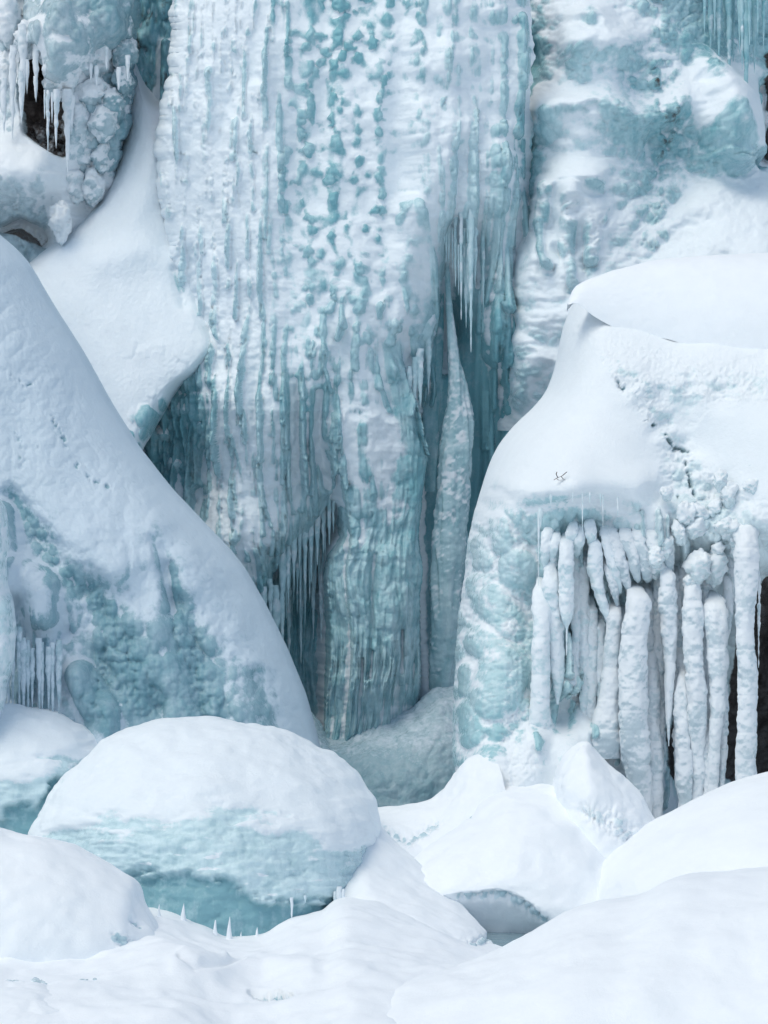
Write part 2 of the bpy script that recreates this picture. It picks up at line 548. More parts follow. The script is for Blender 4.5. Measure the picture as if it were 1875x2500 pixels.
def blob(name, px, py, Y, rx, ry, rd, mat, parent, seed=0, tilt=0.0, lump=0.10, snow_bias=0.0, snow_up=0.6, clear=0.4, n=44, drip=0.0, loc=None):
    """a rounded bulge of ice: half widths rx, ry in photo pixels, rd in metres"""
    s = (DIST + Y) / DIST / PPM
    th = np.linspace(0.02, math.pi - 0.02, n)[:, None]; ph = np.linspace(0, 2 * math.pi, n, endpoint=False)[None]
    x = np.sin(th) * np.cos(ph); y = np.sin(th) * np.sin(ph); z = np.cos(th) + 0 * ph
    if drip:
        k = 1 - drip * np.clip(-z, 0, 1) ** 1.5
        x = x * k; y = y * k
    x, z = x * rx * s, z * ry * s
    c, q = math.cos(tilt), math.sin(tilt)
    x, z = x * c - z * q, x * q + z * c
    C = to_world(np.float64(px), np.float64(py), np.float64(Y))
    D = np.stack([x, y * rd, z], -1)
    V = D + C
    Nr = D / (np.linalg.norm(D, axis=-1, keepdims=True) + 1e-9)
    rm = min(rx, ry) * s
    h = lump * rm * (1.2 * fbm3(V + seed, rm * 0.9, seed, 3) + 0.5 * fbm3(V, rm * 0.25, seed + 4, 2))
    V = V + Nr * h[..., None]
    N = normals(np.concatenate([V, V[:, :1]], 1))[:, :-1]
    if (N * Nr).sum() < 0: N = -N
    nz = fbm3(V, 0.18, seed + 21, 3)
    snow = np.clip(0.5 + snow_bias + snow_up * N[..., 2] * 1.6 + 0.6 * nz, 0, 1)
    f = grid_faces(n, n, True)
    i, j = n // 2, 0
    if (np.cross(V[i, j + 1] - V[i, j], V[i + 1, j] - V[i, j]) * Nr[i, j]).sum() < 0: f = f[:, ::-1]
    return link_mesh(name, V, f, mat, parent, loc, snow=snow, clear=np.clip(clear + 0.35 * nz, 0, 1))



# ================================================================== SETTING
def build_ground():
    n = 60
    r = np.concatenate([[0], np.geomspace(2, 900, n - 1)])
    a = np.linspace(0, 2 * math.pi, 97)
    V = np.stack([r[:, None] * np.cos(a)[None], r[:, None] * np.sin(a)[None] - 12, 0 * r[:, None] * a[None]], -1)
    V[..., 2] = -0.6 + 0.25 * fbm3(V, 7.0, 3, 3)
    o = link_mesh('ground', V, grid_faces(n, 97)[:, ::1], M_SNOW, snow=1.0)
    o['kind'] = 'structure'
build_ground()

def build_cliff():
    # rock face behind the ice, dark where no ice covers it
    px, py = np.meshgrid(np.arange(-900, 2800, 12.0, dtype=F), np.arange(-900, 2400, 12.0, dtype=F))
    Y = 4.2 + 0.8 * fbm(px, py, 420, 420, 3, 4) + 0.0004 * (px - 900) ** 2 / 400
    Y = Y - 0.25 * ridged(px, py, 90, 160, 5, 3)
    V = to_world(px, py, Y)
    sn = sstep(0.1, 0.5, fbm(px, py, 130, 90, 9, 4)) * 0.8
    o = grid_obj('cliff_face', V, M_GREY, snow=sn, clear=0.8, rock=1.0)
    o['kind'] = 'structure'
build_cliff()

def build_chute():
    L = [(328, 150), (314, 200), (300, 290), (283, 373), (243, 475), (170, 560), (70, 640), (-20, 760), (60, 930), (200, 1060), (300, 1100)]
    R = [(332, 150), (356, 220), (385, 290), (398, 400), (412, 500), (440, 560), (468, 640), (500, 730), (536, 800), (545, 850), (500, 900), (430, 960), (345, 1105)]
    R = [(x + 70 * (1 - sstep(600, 740, np.float64(y))) * sstep(170, 300, np.float64(y)), y) for x, y in R]
    n, m = 360, 200
    Lc = catmull(L, n); Rc = catmull(R, n)
    t = np.linspace(0, 1, m)[None]
    px = Lc[:, :1] * (1 - t) + Rc[:, :1] * t
    py = Lc[:, 1:] * (1 - t) + Rc[:, 1:] * t
    Y = 2.3 - (py - 150) / 1000 * 2.9
    e = np.minimum(t, 1 - t) * (Rc[:, :1] - Lc[:, :1])
    top = 1 - sstep(560, 760, py)
    e = np.where(t > .5, np.maximum(e, 55 * top), e)
    e = np.clip(e / 55.0, 0, 1)
    Y = Y + .45 * top * sstep(.5, 1., t)
    Y = Y + sstep(170, 340, py) * (0.9 * (1 - np.sqrt(1 - (1 - e) ** 2)) - 0.25 * np.sin(np.pi * t))
    px, py, Y = px.astype(F), py.astype(F), Y.astype(F)
    h = 0.05 * fbm(px, py, 130, 170, 4, 4) + 0.006 * fbm(px, py, 9, 9, 6, 2)
    h += 0.10 * stroke(px, py, [(250, 640, 60), (360, 610, 60), (430, 660, 40)], 'gauss')
    h -= 0.10 * stroke(px, py, [(425, 660, 14), (452, 740, 22)], 'gauss')
    bare = stroke(px, py, [(330, 860, 30), (400, 850, 30), (460, 900, 34)], 'gauss') * 0.3 + stroke(px, py, [(380, 990, 40), (330, 1060, 60)], 'gauss')
    bare += 0.5 * stroke(px, py, [(425, 670, 12), (450, 740, 14)], 'gauss')
    kb = knobs(px, py, 30, 40, 12, 0.8)
    h += 0.10 * kb * np.clip(bare, 0, 1)
    snow = np.clip(1.0 - bare * (0.35 + kb * 1.1), 0, 1)
    o = grid_obj('snow_slope', finish(px, py, Y, h), M_FALL, snow=snow, clear=0.75)
    o['kind'] = 'structure'
build_chute()

# ================================================================== FROZEN WATERFALL
def build_waterfall():
    T = thing('frozen_waterfall', 'tall frozen waterfall of pale blue ice in the middle, spotted with teal knobs', 'waterfall', base_at(800, 2050, 1.0))
    xl = [(425, -90), (428, 100), (424, 190), (398, 270), (388, 400), (400, 520), (425, 620), (450, 750), (455, 850), (430, 920), (390, 1000), (340, 1100), (330, 1300), (470, 1500), (600, 1700), (640, 2010)]
    xr = [(1300, -90), (1290, 200), (1300, 500), (1310, 900), (1260, 1300), (1200, 2010)]
    D = [(430, 0, .9), (600, 0, .2), (800, 0, 0), (1000, 0, .1), (1200, 0, .15), (1300, 0, .6),
         (420, 400, .9), (600, 400, .15), (800, 400, -.15), (1000, 400, -.05), (1180, 400, .1), (1290, 400, .7),
         (480, 800, .8), (600, 800, .05), (800, 800, -.25), (980, 800, -.15), (1100, 800, 1.0), (1200, 800, .5), (1300, 800, .9),
         (400, 1100, 1.0), (500, 1150, .9), (600, 1100, .1), (760, 1100, .1), (900, 1100, .3), (1040, 1100, 1.2), (1100, 1100, 1.0), (1200, 1100, 1.1),
         (560, 1330, .3), (640, 1300, .2), (600, 1430, .25), (540, 1480, .4), (690, 1400, .85), (760, 1300, .85), (900, 1400, 1.1), (1050, 1400, 1.3), (700, 1600, .9), (900, 1700, 1.1), (1060, 1650, 1.2), (1150, 1500, 1.3),
         (720, 1850, 1.0), (900, 1850, .8), (1050, 1850, .7), (720, 1990, .5), (900, 1990, .2), (1050, 1990, .2)]
    px, py, Y = rowfit(xl, xr, -90, 2000, 2.7, lambda a, b: shep(D, a, b, 2.0, 30), (30, .6), None, 12)
    # --- the ice itself
    w_left = sstep(760, 620, px + 0.06 * py)                      # crusted flutes on the left
    w_spot = sstep(640, 720, px - 40 * noise2(py / 160, py * 0, 3)) * sstep(1060, 980, px) * sstep(980, 700, py)
    w_lobe = sstep(960, 1030, px) * sstep(1300, 1240, px) * sstep(620, 480, py)
    w_low = sstep(760, 900, py) * sstep(1750, 1650, py)
    wx = px + 14 * fbm(px, py, 90, 200, 41, 2)
    flute = ridged(wx, py, 34, 330, 11, 2)
    flute2 = ridged(wx, py, 13, 120, 13, 2)
    crust = fbm(px, py, 16, 22, 15, 3)
    kb_s = knobs(wx, py, 17, 22, 21, 0.85)
    h = 0.05 * fbm(px, py, 110, 260, 17, 3)
    h += w_left * (0.11 * flute + 0.04 * flute2 + 0.03 * crust + 0.03 * kb_s + 0.06 * billow(wx, py, 22, 34, 85, 3) + 0.05 * billow(wx, py, 26, 60, 81, 3))
    big = knobs(wx, py, 62, 74, 25, 0.9, 0.5, 0.95)
    small = knobs(wx, py, 30, 38, 27, 0.9, 0.45, 0.9)
    h += w_lobe * (0.24 * big + 0.10 * small + 0.03 * flute2 + 0.10 * billow(wx, py, 44, 60, 83, 3))
    cl = fbm(px, py, 60, 90, 29, 2)
    spot = np.maximum(knobs(wx, py, 24, 24, 31, 0.75, 0.35, 0.9, 0.35), 0.8 * knobs(wx, py, 42, 40, 33, 0.5, 0.4, 0.95, 0.35))
    h += w_spot * (0.15 * spot * sstep(-0.45, 0.1, cl) + 0.015 * crust)
    h += w_low * sstep(1060, 1000, px) * (0.09 * flute * sstep(1000, 850, px) + 0.05 * flute2 + 0.02 * crust + 0.05 * small)
    h += .20 * fbm(wx, py, 75, 1100, 87, 2) * sstep(700, 900, px + .4 * py) + .08 * fbm(wx, py, 60, 900, 88, 2)
    # --- hanging curtain ribs, each ending in a rounded drip
    rr = np.random.default_rng(17)
    for zone, cnt, wmin, wmax, amp, lmin, lmax in (((415, 700, -80, 900), 120, 6, 15, .075, 80, 360), ((1040, 1285, -60, 620), 36, 6, 16, .06, 90, 420), ((540, 830, 800, 1260), 80, 5, 13, .13, 80, 300), ((1180, 1300, 420, 1000), 30, 8, 18, .14, 120, 400), ((980, 1060, 820, 1000), 14, 5, 9, .14, 60, 160), ((720, 980, 700, 900), 26, 8, 16, .10, 40, 130)):
        for _ in range(cnt):
            x = rr.uniform(zone[0], zone[1]); y = rr.uniform(zone[2], zone[3]); L = rr.uniform(lmin, lmax); w = rr.uniform(wmin, wmax)
            if zone[2] == 800 and y + L > 1470 - (x - 640) * 1.5: L = max(40, 1440 - (x - 640) * 1.5 - y)
            st = stroke(px, py, [(x, y, w * .6), (x + rr.normal(0, 4), y + L * .5, w), (x + rr.normal(0, 6), y + L, w * .8)])
            h = h + amp * rr.uniform(.5, 1.2) * st * np.clip((py - y + w) / max(L * .6, 1), .15, 1)
    # --- sculpted strokes: raised ribs and sunk grooves
    def rib(pts, a, prof='round'):
        nonlocal h
        h = h + a * stroke(px, py, pts, prof)
    rib([(520, 180, 14), (515, 330, 18), (520, 480, 16)], .10)
    rib([(640, 230, 22), (640, 450, 26), (620, 700, 30)], .10)
    rib([(500, 150, 6), (497, 230, 8)], -.18, 'gauss')
    rib([(575, 140, 8), (588, 190, 9), (578, 290, 7)], -.25, 'gauss')
    rib([(715, 270, 10), (718, 340, 16), (716, 430, 10)], -.16, 'gauss')
    rib([(470, 620, 8), (475, 730, 14), (480, 760, 12)], -.35, 'gauss')
    rib([(500, 780, 6), (545, 860, 10), (540, 900, 12)], -.30, 'gauss')
    # right-hand folds and clefts
    rib([(1163, 290, 5), (1168, 380, 7), (1166, 520, 5), (1166, 700, 6)], -.45, 'gauss')
    rib([(1130, 370, 12), (1120, 480, 14), (1110, 560, 10)], -.30, 'gauss')
    rib([(1262, 60, 26), (1275, 130, 26), (1262, 200, 20), (1250, 330, 18)], .22)
    rib([(1215, 330, 30), (1215, 500, 34), (1212, 700, 32), (1215, 860, 40)], .22)
    rib([(1000, 520, 40), (1010, 640, 55), (1030, 760, 46), (1020, 860, 22)], .28)
    rib([(1110, 560, 26), (1100, 700, 30), (1090, 900, 22)], -.4, 'gauss')
    # snow-smoothed shoulder left of the alcove and its overhanging lip
    rib([(640, 1340, 60), (740, 1250, 40), (800, 1180, 24)], .12, 'gauss')
    alcove = poly_mask(px, py, [(640, 1490), (690, 1345), (735, 1330), (770, 1270), (806, 1225), (822, 1140), (850, 1290), (850, 1900), (700, 1900), (668, 1640)], 1)
    h -= .4 * alcove * sstep(1880, 1700, py)
    rib([(720, 930, 9), (722, 1050, 12), (715, 1180, 7)], -.35, 'gauss')
    rib([(750, 1010, 8), (748, 1100, 8)], -.22, 'gauss')
    rib([(780, 960, 12), (775, 1060, 16), (800, 1180, 14)], -.40, 'gauss')
    rib([(830, 950, 20), (820, 1000, 16)], -.20, 'gauss')
    flap = poly_mask(px, py, [(850, 830), (824, 1000), (818, 1222), (828, 1290), (820, 1312), (799, 1344), (790, 1391), (793, 1517), (790, 1686), (796, 1880), (1012, 1880), (1026, 1665), (1022, 1517), (1018, 1450), (1024, 1391), (1014, 1300), (1018, 1222), (1021, 1074), (1004, 1000), (985, 900), (965, 830)], 3)
    front = np.interp(py, [830, 1000, 1250, 1300, 1345, 1450, 1650, 1800, 1880], [-.15, -.17, -.15, -.17, -.30, -.36, -.32, -.1, .1]).astype(F)
    side = np.clip((px - 905) / 115, -1, 1) ** 2
    h += flap * np.clip(Y - front - .30 * side, 0, 2)
    skirt = flap * sstep(1285, 1350, py + .15 * (905 - px))
    comb = skirt * sstep(1480, 1640, py + 70 * noise2(px / 30, py * 0, 127))
    h += skirt * (.05 * ridged(wx, py, 40, 420, 123, 2) + .03 * knobs(wx, py, 50, 80, 125, .8)) + comb * (.13 * ridged(wx, py, 15, 260, 129, 2) - .08)
    h -= skirt * (.12 * stroke(px, py, [(905, 1340, 8), (902, 1500, 10), (890, 1650, 8)], 'gauss') + .22 * stroke(px, py, [(878, 1600, 4), (882, 1690, 5)], 'gauss') + .2 * stroke(px, py, [(972, 1530, 5), (975, 1640, 5)], 'gauss') + .2 * stroke(px, py, [(902, 1580, 4), (900, 1650, 4)], 'gauss'))
    ledge = stroke(px, py, [(808, 1340, 14), (832, 1316, 18), (862, 1300, 14)], 'gauss')
    h += .10 * ledge
    band = np.clip(stroke(px, py, [(858, 930, 40), (856, 1050, 44), (860, 1180, 46), (870, 1300, 34)], 'flat'), 0, 1) * flap
    h += band * (.08 * knobs(wx, py, 27, 30, 121, .95, .45, .9) + .02) + .10 * flap * stroke(px, py, [(985, 950, 26), (1000, 1100, 24), (990, 1300, 26)], 'gauss')
    spill = poly_mask(px, py, [(880, 985), (955, 1015), (968, 1090), (932, 1130), (950, 1190), (978, 1222), (962, 1262), (905, 1275), (905, 1190), (888, 1090)], 5) * (.75 + .5 * fbm(px, py, 24, 30, 151, 3))
    # dark teal pocket under the snow slope on the left
    pocket = stroke(px, py, [(460, 930, 60), (470, 1030, 90), (430, 1130, 90), (500, 1260, 30)], 'gauss')
    kb_p = knobs(px, py, 56, 60, 51, 0.95, 0.5, 0.95)
    pocket = np.clip(pocket * (.7 + 1.1 * fbm(px, py, 60, 70, 53, 3)), 0, 1)
    h += pocket * (0.26 * kb_p - 0.22)
    rib([(488, 1200, 10), (485, 1270, 8)], -.6, 'gauss')
    # foamy snow heaped at the foot
    foam = sstep(1640, 1830, py + 60 * fbm(px, py, 90, 90, 71, 2))
    h += foam * 0.10 * knobs(px, py, 70, 60, 73, 0.9, 0.6, 1.0)
    # --- snow caught on it
    TH = [(450, 100, .015), (450, 600, .02), (600, 100, .01), (600, 700, .005), (700, 200, .0), (760, 60, -.012), (820, 60, -.012), (900, 40, -.005), (860, 300, .018), (860, 600, .016), (900, 750, .0),
          (760, 420, -.005), (940, 400, .03), (1080, 100, .03), (1080, 300, .04), (1220, 100, .015), (1180, 250, .03), (1250, 500, -.03), (1220, 800, -.04), (1100, 800, -.1), (1020, 600, .03), (1010, 780, .01),
          (560, 1000, .0), (420, 1050, -.1), (500, 1080, -.08), (700, 1000, -.02), (700, 850, .0), (850, 900, -.01), (900, 1000, .0), (560, 1250, .03), (600, 1400, -.03), (680, 1300, -.02), (700, 1500, -.1), (760, 1600, -.1),
          (1100, 1100, -.1), (900, 1500, -.1), (720, 1800, .01), (900, 1800, -.02), (1050, 1750, .02), (900, 1960, -.01), (1050, 1960, -.02)]
    th = shep(TH, px, py, 2.0, 20)
    up = np.gradient(blur(h - Y, 3), axis=0) / 2.7 * 200            # leaning back -> snow rests on it
    th = th + 0.035 * fbm(px, py, 60, 80, 61, 3) + 0.02 * np.clip(up, -1, 1)
    th = th + .09 * spill + .03 * band - .04 * flap * (1 - spill) * np.maximum(sstep(900, 960, px), skirt) + .12 * ledge + .03 * comb
    hs, cover = snow_fill(h, px, py, th, 9, 0.03)
    hs = hs + cover * 0.006 * fbm(px, py, 10, 10, 63, 2)
    cover = cover - .8 * pocket * (.4 + kb_p)
    cover = np.clip(np.minimum(cover, 1 - .34 * w_left) + 0.30 * w_left * (1 - np.clip(1.6 * pocket, 0, 1)) - 0.5 * foam * sstep(1780, 1900, py), 0, 1)
    CLR = [(450, 300, .04), (600, 300, .04), (550, 700, .06), (700, 350, .5), (790, 60, .95), (800, 400, 1.0), (900, 600, .95), (940, 200, .9), (1080, 300, .15), (1180, 200, .25), (1010, 600, .2), (1020, 780, .4), (1230, 120, .5), (1290, 300, 1.0), (1220, 700, .5),
           (1110, 760, .9), (440, 1050, .95), (520, 1000, .8), (620, 1050, .4), (620, 1300, .3), (740, 1000, .75), (740, 1500, .95), (1050, 1200, 1.0), (900, 1000, .6), (800, 750, .5), (850, 1450, .5), (960, 1450, .6), (850, 1650, .5), (960, 1700, .5), (720, 1850, .7), (920, 1900, .9), (1060, 1850, .8)]
    clear = shep(CLR, px, py, 2.0, 20)
    V = finish(px, py, Y, hs)
    grid_obj('ice_wall', V, M_FALL, T, snow=cover, clear=clear)

    def foam_post(a, b, V, N, h, att):
        bl = billow(a, b, 60, 50, 161, 4)
        att['snow'][:] = np.clip(.45 - .35 * sstep(1800, 1930, b) + .25 * (bl - .5), 0, 1); att['clear'][:] = .4 + .2 * sstep(1780, 1930, b)
        return h * .7 + .05 * bl
    mound('foam_ice', [(640, 1800), (700, 1720), (760, 1745), (800, 1800), (850, 1800), (900, 1770), (960, 1760), (1020, 1720), (1070, 1680), (1130, 1690), (1180, 1760)],
          [(640, 2020), (740, 2020), (840, 2020), (940, 2020), (1040, 2020), (1180, 2020)], [.4, .3, .1, .0, .2, .3], [-1.0, -1.3, -1.3, -1.0], M_RIDGE, n=220, rows=120, parent=T, lump=.10, scale=.5, seed=55, post=foam_post, power=.7)
    # --- the free-standing ice columns below
    col = lambda path, **k: tube('ice_column', path, M_FALL, T, **k)
    col([(1088, 560, .55, 2), (1092, 660, .5, 5), (1098, 760, .45, 9), (1106, 850, .42, 15), (1118, 930, .4, 25), (1122, 1020, .4, 36), (1112, 1130, .35, 42), (1100, 1250, .3, 44), (1092, 1380, .3, 42), (1085, 1520, .35, 36), (1080, 1640, .45, 34), (1076, 1760, .6, 30)],
        around=56, seg=3, lump=.16, flute=.2, seed=9, clear=.5, snow_bias=-.22, snow_up=.5, rough=.015)
    col([(1120, 1230, .7, 14), (1125, 1420, .6, 24), (1120, 1560, .6, 22), (1110, 1700, .7, 16)], around=30, lump=.15, seed=10, clear=.7, snow_bias=-.3)
    col([(1078, 600, .9, 2), (1074, 720, .85, 10), (1062, 850, .8, 20), (1052, 1000, .8, 22), (1050, 1200, .9, 14)], around=30, lump=.12, seed=12, clear=.75, snow_bias=-.35)
    # --- drooping lobes on the right shoulder
    lob = lambda *a, **k: blob('ice_lobe', *a, M_FALL, T, **k)
    rs = np.random.default_rng(5)
    for i, (x, y, rx, ry, c) in enumerate([(1032, 785, 38, 80, .4), (1112, 180, 30, 36, .3), (1085, 250, 32, 34, .35), (1105, 300, 36, 30, .35), (1060, 330, 38, 30, .35),
                                           (1040, 255, 24, 26, .4), (1252, 240, 20, 50, .5), (430, 1135, 26, 28, .5), (455, 1000, 30, 34, .6), (520, 1100, 26, 30, .85), (505, 1040, 34, 36, .9), (400, 1060, 24, 30, .8)]):
        yy = float(shep(D, np.array([x], F), np.array([y], F), 2.0, 30)[0])
        lob(x, y, yy + 0.03, rx, ry, 0.16 + rx / 260, seed=i, clear=c * .9, snow_bias=-.08, drip=.3, n=36, lump=.2)
    # --- icicles
    ic = lambda *a, **k: icicle(T, *a, M_FALL, **k)
    for i, (x, y0, y1, w, yy) in enumerate([(1072, 490, 560, 6, .1), (1085, 500, 600, 7, .1), (1096, 520, 640, 8, .2), (1112, 460, 700, 6, .1), (1126, 480, 780, 5, .0), (1150, 420, 860, 8, -.1), (1138, 600, 800, 6, .1),
                                            (1160, 560, 700, 6, .0), (1180, 560, 760, 5, .2), (1105, 560, 660, 3, .15), (1120, 600, 720, 3, .05), (1133, 560, 690, 4, .05), (1143, 520, 740, 4, 0.), (1090, 560, 640, 3, .15), (1012, 880, 1040, 8, .0), (1026, 860, 1000, 9, .0), (1046, 820, 960, 7, .2), (1000, 900, 1010, 6, -.05),
                                            (645, 1440, 1540, 8, .3), (660, 1420, 1560, 7, .4), (672, 1440, 1700, 12, .5), (690, 1330, 1600, 9, .5), (704, 1310, 1480, 6, .5), (718, 1300, 1430, 7, .5), (731, 1290, 1390, 6, .6), (745, 1270, 1440, 8, .6),
                                            (760, 1240, 1420, 7, .6), (775, 1220, 1380, 8, .6), (790, 1200, 1350, 7, .6), (804, 1160, 1330, 7, .5), (814, 1150, 1300, 6, .5), (735, 1350, 1620, 8, 1.0), (765, 1350, 1560, 7, 1.0), (705, 1420, 1640, 7, 1.0), (785, 1330, 1600, 8, 1.0),
                                            (905, 690, 830, 7, -.35), (850, 880, 960, 6, -.2), (825, 900, 990, 6, -.1)]):
        ic(x, y0, y1, yy, w, seed=i, clear=.35, snow_bias=-.15)
    for i in range(34):                                            # thin drip fringe inside the alcove
        x = rs.uniform(650, 800)
        yt = 1440 - (x - 640) * 1.35 + rs.uniform(0, 60)
        ic(x, yt, yt + rs.uniform(60, 190), 0.75 + rs.uniform(-.1, .5), rs.uniform(2.5, 5), seed=100 + i, clear=.6, snow_bias=-.2)
build_waterfall()

# ================================================================== ICE CLIFF, TOP LEFT
def build_left_cliff():
    T = thing('ice_cliff', 'grey-white ice cliff with dripping lobes at the upper left corner', 'ice cliff', base_at(150, 640, 2.2), 'ice cliffs beside the fall')
    xl = [(-420, -90), (-420, 660)]
    xr = [(330, -90), (335, 60), (322, 130), (330, 190), (328, 240), (300, 330), (285, 420), (250, 520), (160, 600), (120, 660)]
    D = [(0, 0, 1.6), (0, 300, 1.4), (100, 0, 1.5), (180, 80, .9), (280, 60, 1.2), (340, 100, 2.2), (60, 200, 1.3), (150, 220, 1.1), (220, 250, 1.2), (270, 300, 1.4), (200, 450, 1.5), (60, 430, 1.1), (60, 560, 1.5), (160, 560, 1.6), (100, 640, 1.6), (-150, 300, 1.6), (-420, 0, 1.8), (-420, 600, 1.4)]
    px, py, Y = rowfit(xl, xr, -90, 650, 2.7, lambda a, b: shep(D, a, b, 2.0, 25), None, (16, .7), 14)
    wx = px + 10 * fbm(px, py, 60, 90, 3, 2)
    h = 0.08 * fbm(px, py, 90, 120, 2, 4) + 0.14 * knobs(wx, py, 48, 60, 4, .9, .5, .95) + 0.05 * knobs(wx, py, 22, 26, 5, .9) + 0.02 * fbm(px, py, 14, 18, 7, 2)
    S = lambda pts, p='round': stroke(px, py, pts, p)
    h += .5 * S([(160, 40, 75), (165, 110, 70), (150, 190, 40)], 'gauss') + .30 * S([(270, 0, 60), (275, 80, 60)], 'gauss') + .16 * billow(wx, py, 60, 70, 22, 3) + .22 * S([(60, 80, 20), (62, 200, 16), (68, 270, 10)])
    h += .25 * S([(105, 90, 26), (95, 130, 20)]) + .15 * S([(240, 260, 34)]) + .12 * S([(170, 260, 20), (185, 420, 30)])
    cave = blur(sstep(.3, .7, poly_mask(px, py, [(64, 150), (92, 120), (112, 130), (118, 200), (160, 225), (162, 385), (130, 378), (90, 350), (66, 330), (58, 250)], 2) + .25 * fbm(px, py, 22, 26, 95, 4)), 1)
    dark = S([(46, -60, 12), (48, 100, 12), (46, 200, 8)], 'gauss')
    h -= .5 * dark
    # rounded snowy boulder low on the left
    h += .45 * S([(30, 430, 90), (85, 440, 80)], 'gauss') * (1 - cave)
    h += .25 * S([(150, 520, 22), (150, 570, 20)])
    h -= .5 * S([(10, 560, 14), (50, 545, 22), (105, 580, 28)], 'gauss')
    TH = [(0, 100, -.03), (20, 300, .0), (160, 60, -.05), (280, 60, -.09), (150, 210, .02), (100, 130, .03), (230, 200, .01), (230, 270, -.02), (290, 250, -.05), (200, 400, .02), (270, 350, -.04), (60, 380, .08), (60, 480, .01), (80, 570, -.05), (150, 540, .06)]
    th = shep(TH, px, py, 2.0, 15)
    up = np.gradient(blur(h - Y, 3), axis=0) / 2.7 * 200
    th = th + .04 * fbm(px, py, 50, 60, 9, 3) + .025 * np.clip(up, -1, 1) - .5 * cave
    hs, cover = snow_fill(h, px, py, th, 8, .025)
    CLR = [(0, 200, .25), (160, 60, .45), (290, 60, .95), (340, 100, 1.), (220, 250, .6), (280, 300, .9), (200, 450, .4), (60, 450, .2), (80, 570, .3)]
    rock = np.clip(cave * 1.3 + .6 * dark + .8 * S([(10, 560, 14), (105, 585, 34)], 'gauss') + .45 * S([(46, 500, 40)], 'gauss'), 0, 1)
    hs = hs - cave * (.55 + .7 * billow(px, py, 24, 24, 93, 4) * sstep(260, 200, py) ) + cave * .3 * knobs(px, py, 24, 26, 94, .9) * sstep(250, 320, py) - .12 * S([(45, 550, 26), (105, 590, 30)], 'gauss') * (.4 + billow(px, py, 22, 22, 91, 3))
    cover = np.clip(cover + .4 * S([(150, 520, 26), (150, 570, 24)], 'flat') - .5 * rock * (1 - cave), 0, 1)
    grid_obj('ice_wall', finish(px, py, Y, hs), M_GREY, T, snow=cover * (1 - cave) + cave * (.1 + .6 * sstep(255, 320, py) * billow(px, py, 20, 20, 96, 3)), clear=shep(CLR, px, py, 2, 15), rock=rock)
    for i, (x, y, rx, ry, yy, c, sb) in enumerate([(168, 60, 48, 66, .75, .45, -.1), (120, 120, 34, 40, .8, .3, .1), (145, 200, 34, 36, .75, .25, .1), (180, 150, 34, 46, .75, .35, .0), (70, 95, 26, 34, .9, .2, .15), (270, 40, 46, 66, 1.0, .8, -.35), (300, 130, 26, 40, 1.1, .8, -.2),
                                                 (235, 140, 28, 42, .95, .5, .05), (225, 230, 34, 34, .95, .5, .0), (275, 250, 26, 30, 1.0, .8, -.15), (250, 300, 30, 34, .95, .6, .0), (190, 300, 26, 46, .9, .3, .1), (200, 380, 30, 40, .85, .3, .1), (245, 390, 24, 34, .9, .6, -.05), (180, 450, 26, 40, .8, .2, .1), (225, 460, 24, 36, .85, .4, .0), (300, 200, 20, 30, 1.1, .9, -.2),
                                                 (150, 540, 22, 40, .45, .1, .35), (130, 40, 26, 40, .95, .3, .0), (20, 60, 26, 60, 1.2, .2, .0), (15, 180, 24, 50, 1.2, .2, .1)]):
        blob('ice_lobe', x, y, yy + (.16 if y < 330 else .45), rx * 1.2, ry * 1.25, .2 + rx / 300, M_GREY, T, seed=i + 5, clear=c, snow_bias=sb + .12, snow_up=.28, drip=.25, n=40, lump=.45)
    for i, (x, y0, y1, w) in enumerate([(55, 70, 285, 11), (88, 120, 250, 7), (30, 120, 340, 9), (66, 150, 230, 5), (165, 230, 420, 12), (175, 240, 330, 7), (10, 200, 330, 8), (222, 160, 200, 5), (236, 165, 215, 5), (290, 170, 220, 6), (260, 120, 170, 5), (312, 140, 200, 5)]):
        icicle(T, x, y0, y1, .75, w, M_GREY, seed=60 + i, clear=.15, snow_bias=.15, band=.1)
    for i, (x, y0, y1, w, c) in enumerate([(117, 225, 375, 5, .1), (137, 225, 362, 7, .1), (127, 228, 300, 3, .2), (86, 190, 240, 4, .1), (109, 222, 290, 3, .2), (52, 180, 300, 7, .2)]):
        icicle(T, x, y0, y1, 0.55, w, M_GREY, seed=i, clear=c, snow_bias=.1, band=.2)
    # the teal chasm wall between this cliff and the waterfall
    px, py = np.meshgrid(np.arange(290, 480, 3, dtype=F), np.arange(-90, 330, 3, dtype=F))
    Y = 2.6 + 0 * px
    h = .12 * knobs(px, py, 26, 60, 8, .9) + .12 * ridged(px, py, 30, 160, 6, 2) + .08 * fbm(px, py, 40, 60, 7, 3)
    h += .6 * stroke(px, py, [(410, 120, 14), (408, 250, 14)])
    hs, cover = snow_fill(h, px, py, -.06 + .07 * fbm(px, py, 26, 40, 12, 3) + .1 * sstep(180, 280, py), 6, .03)
    grid_obj('chasm_wall', finish(px, py, Y, hs), M_FALL, T, snow=cover * .8, clear=1.0, rock=.42)
build_left_cliff()

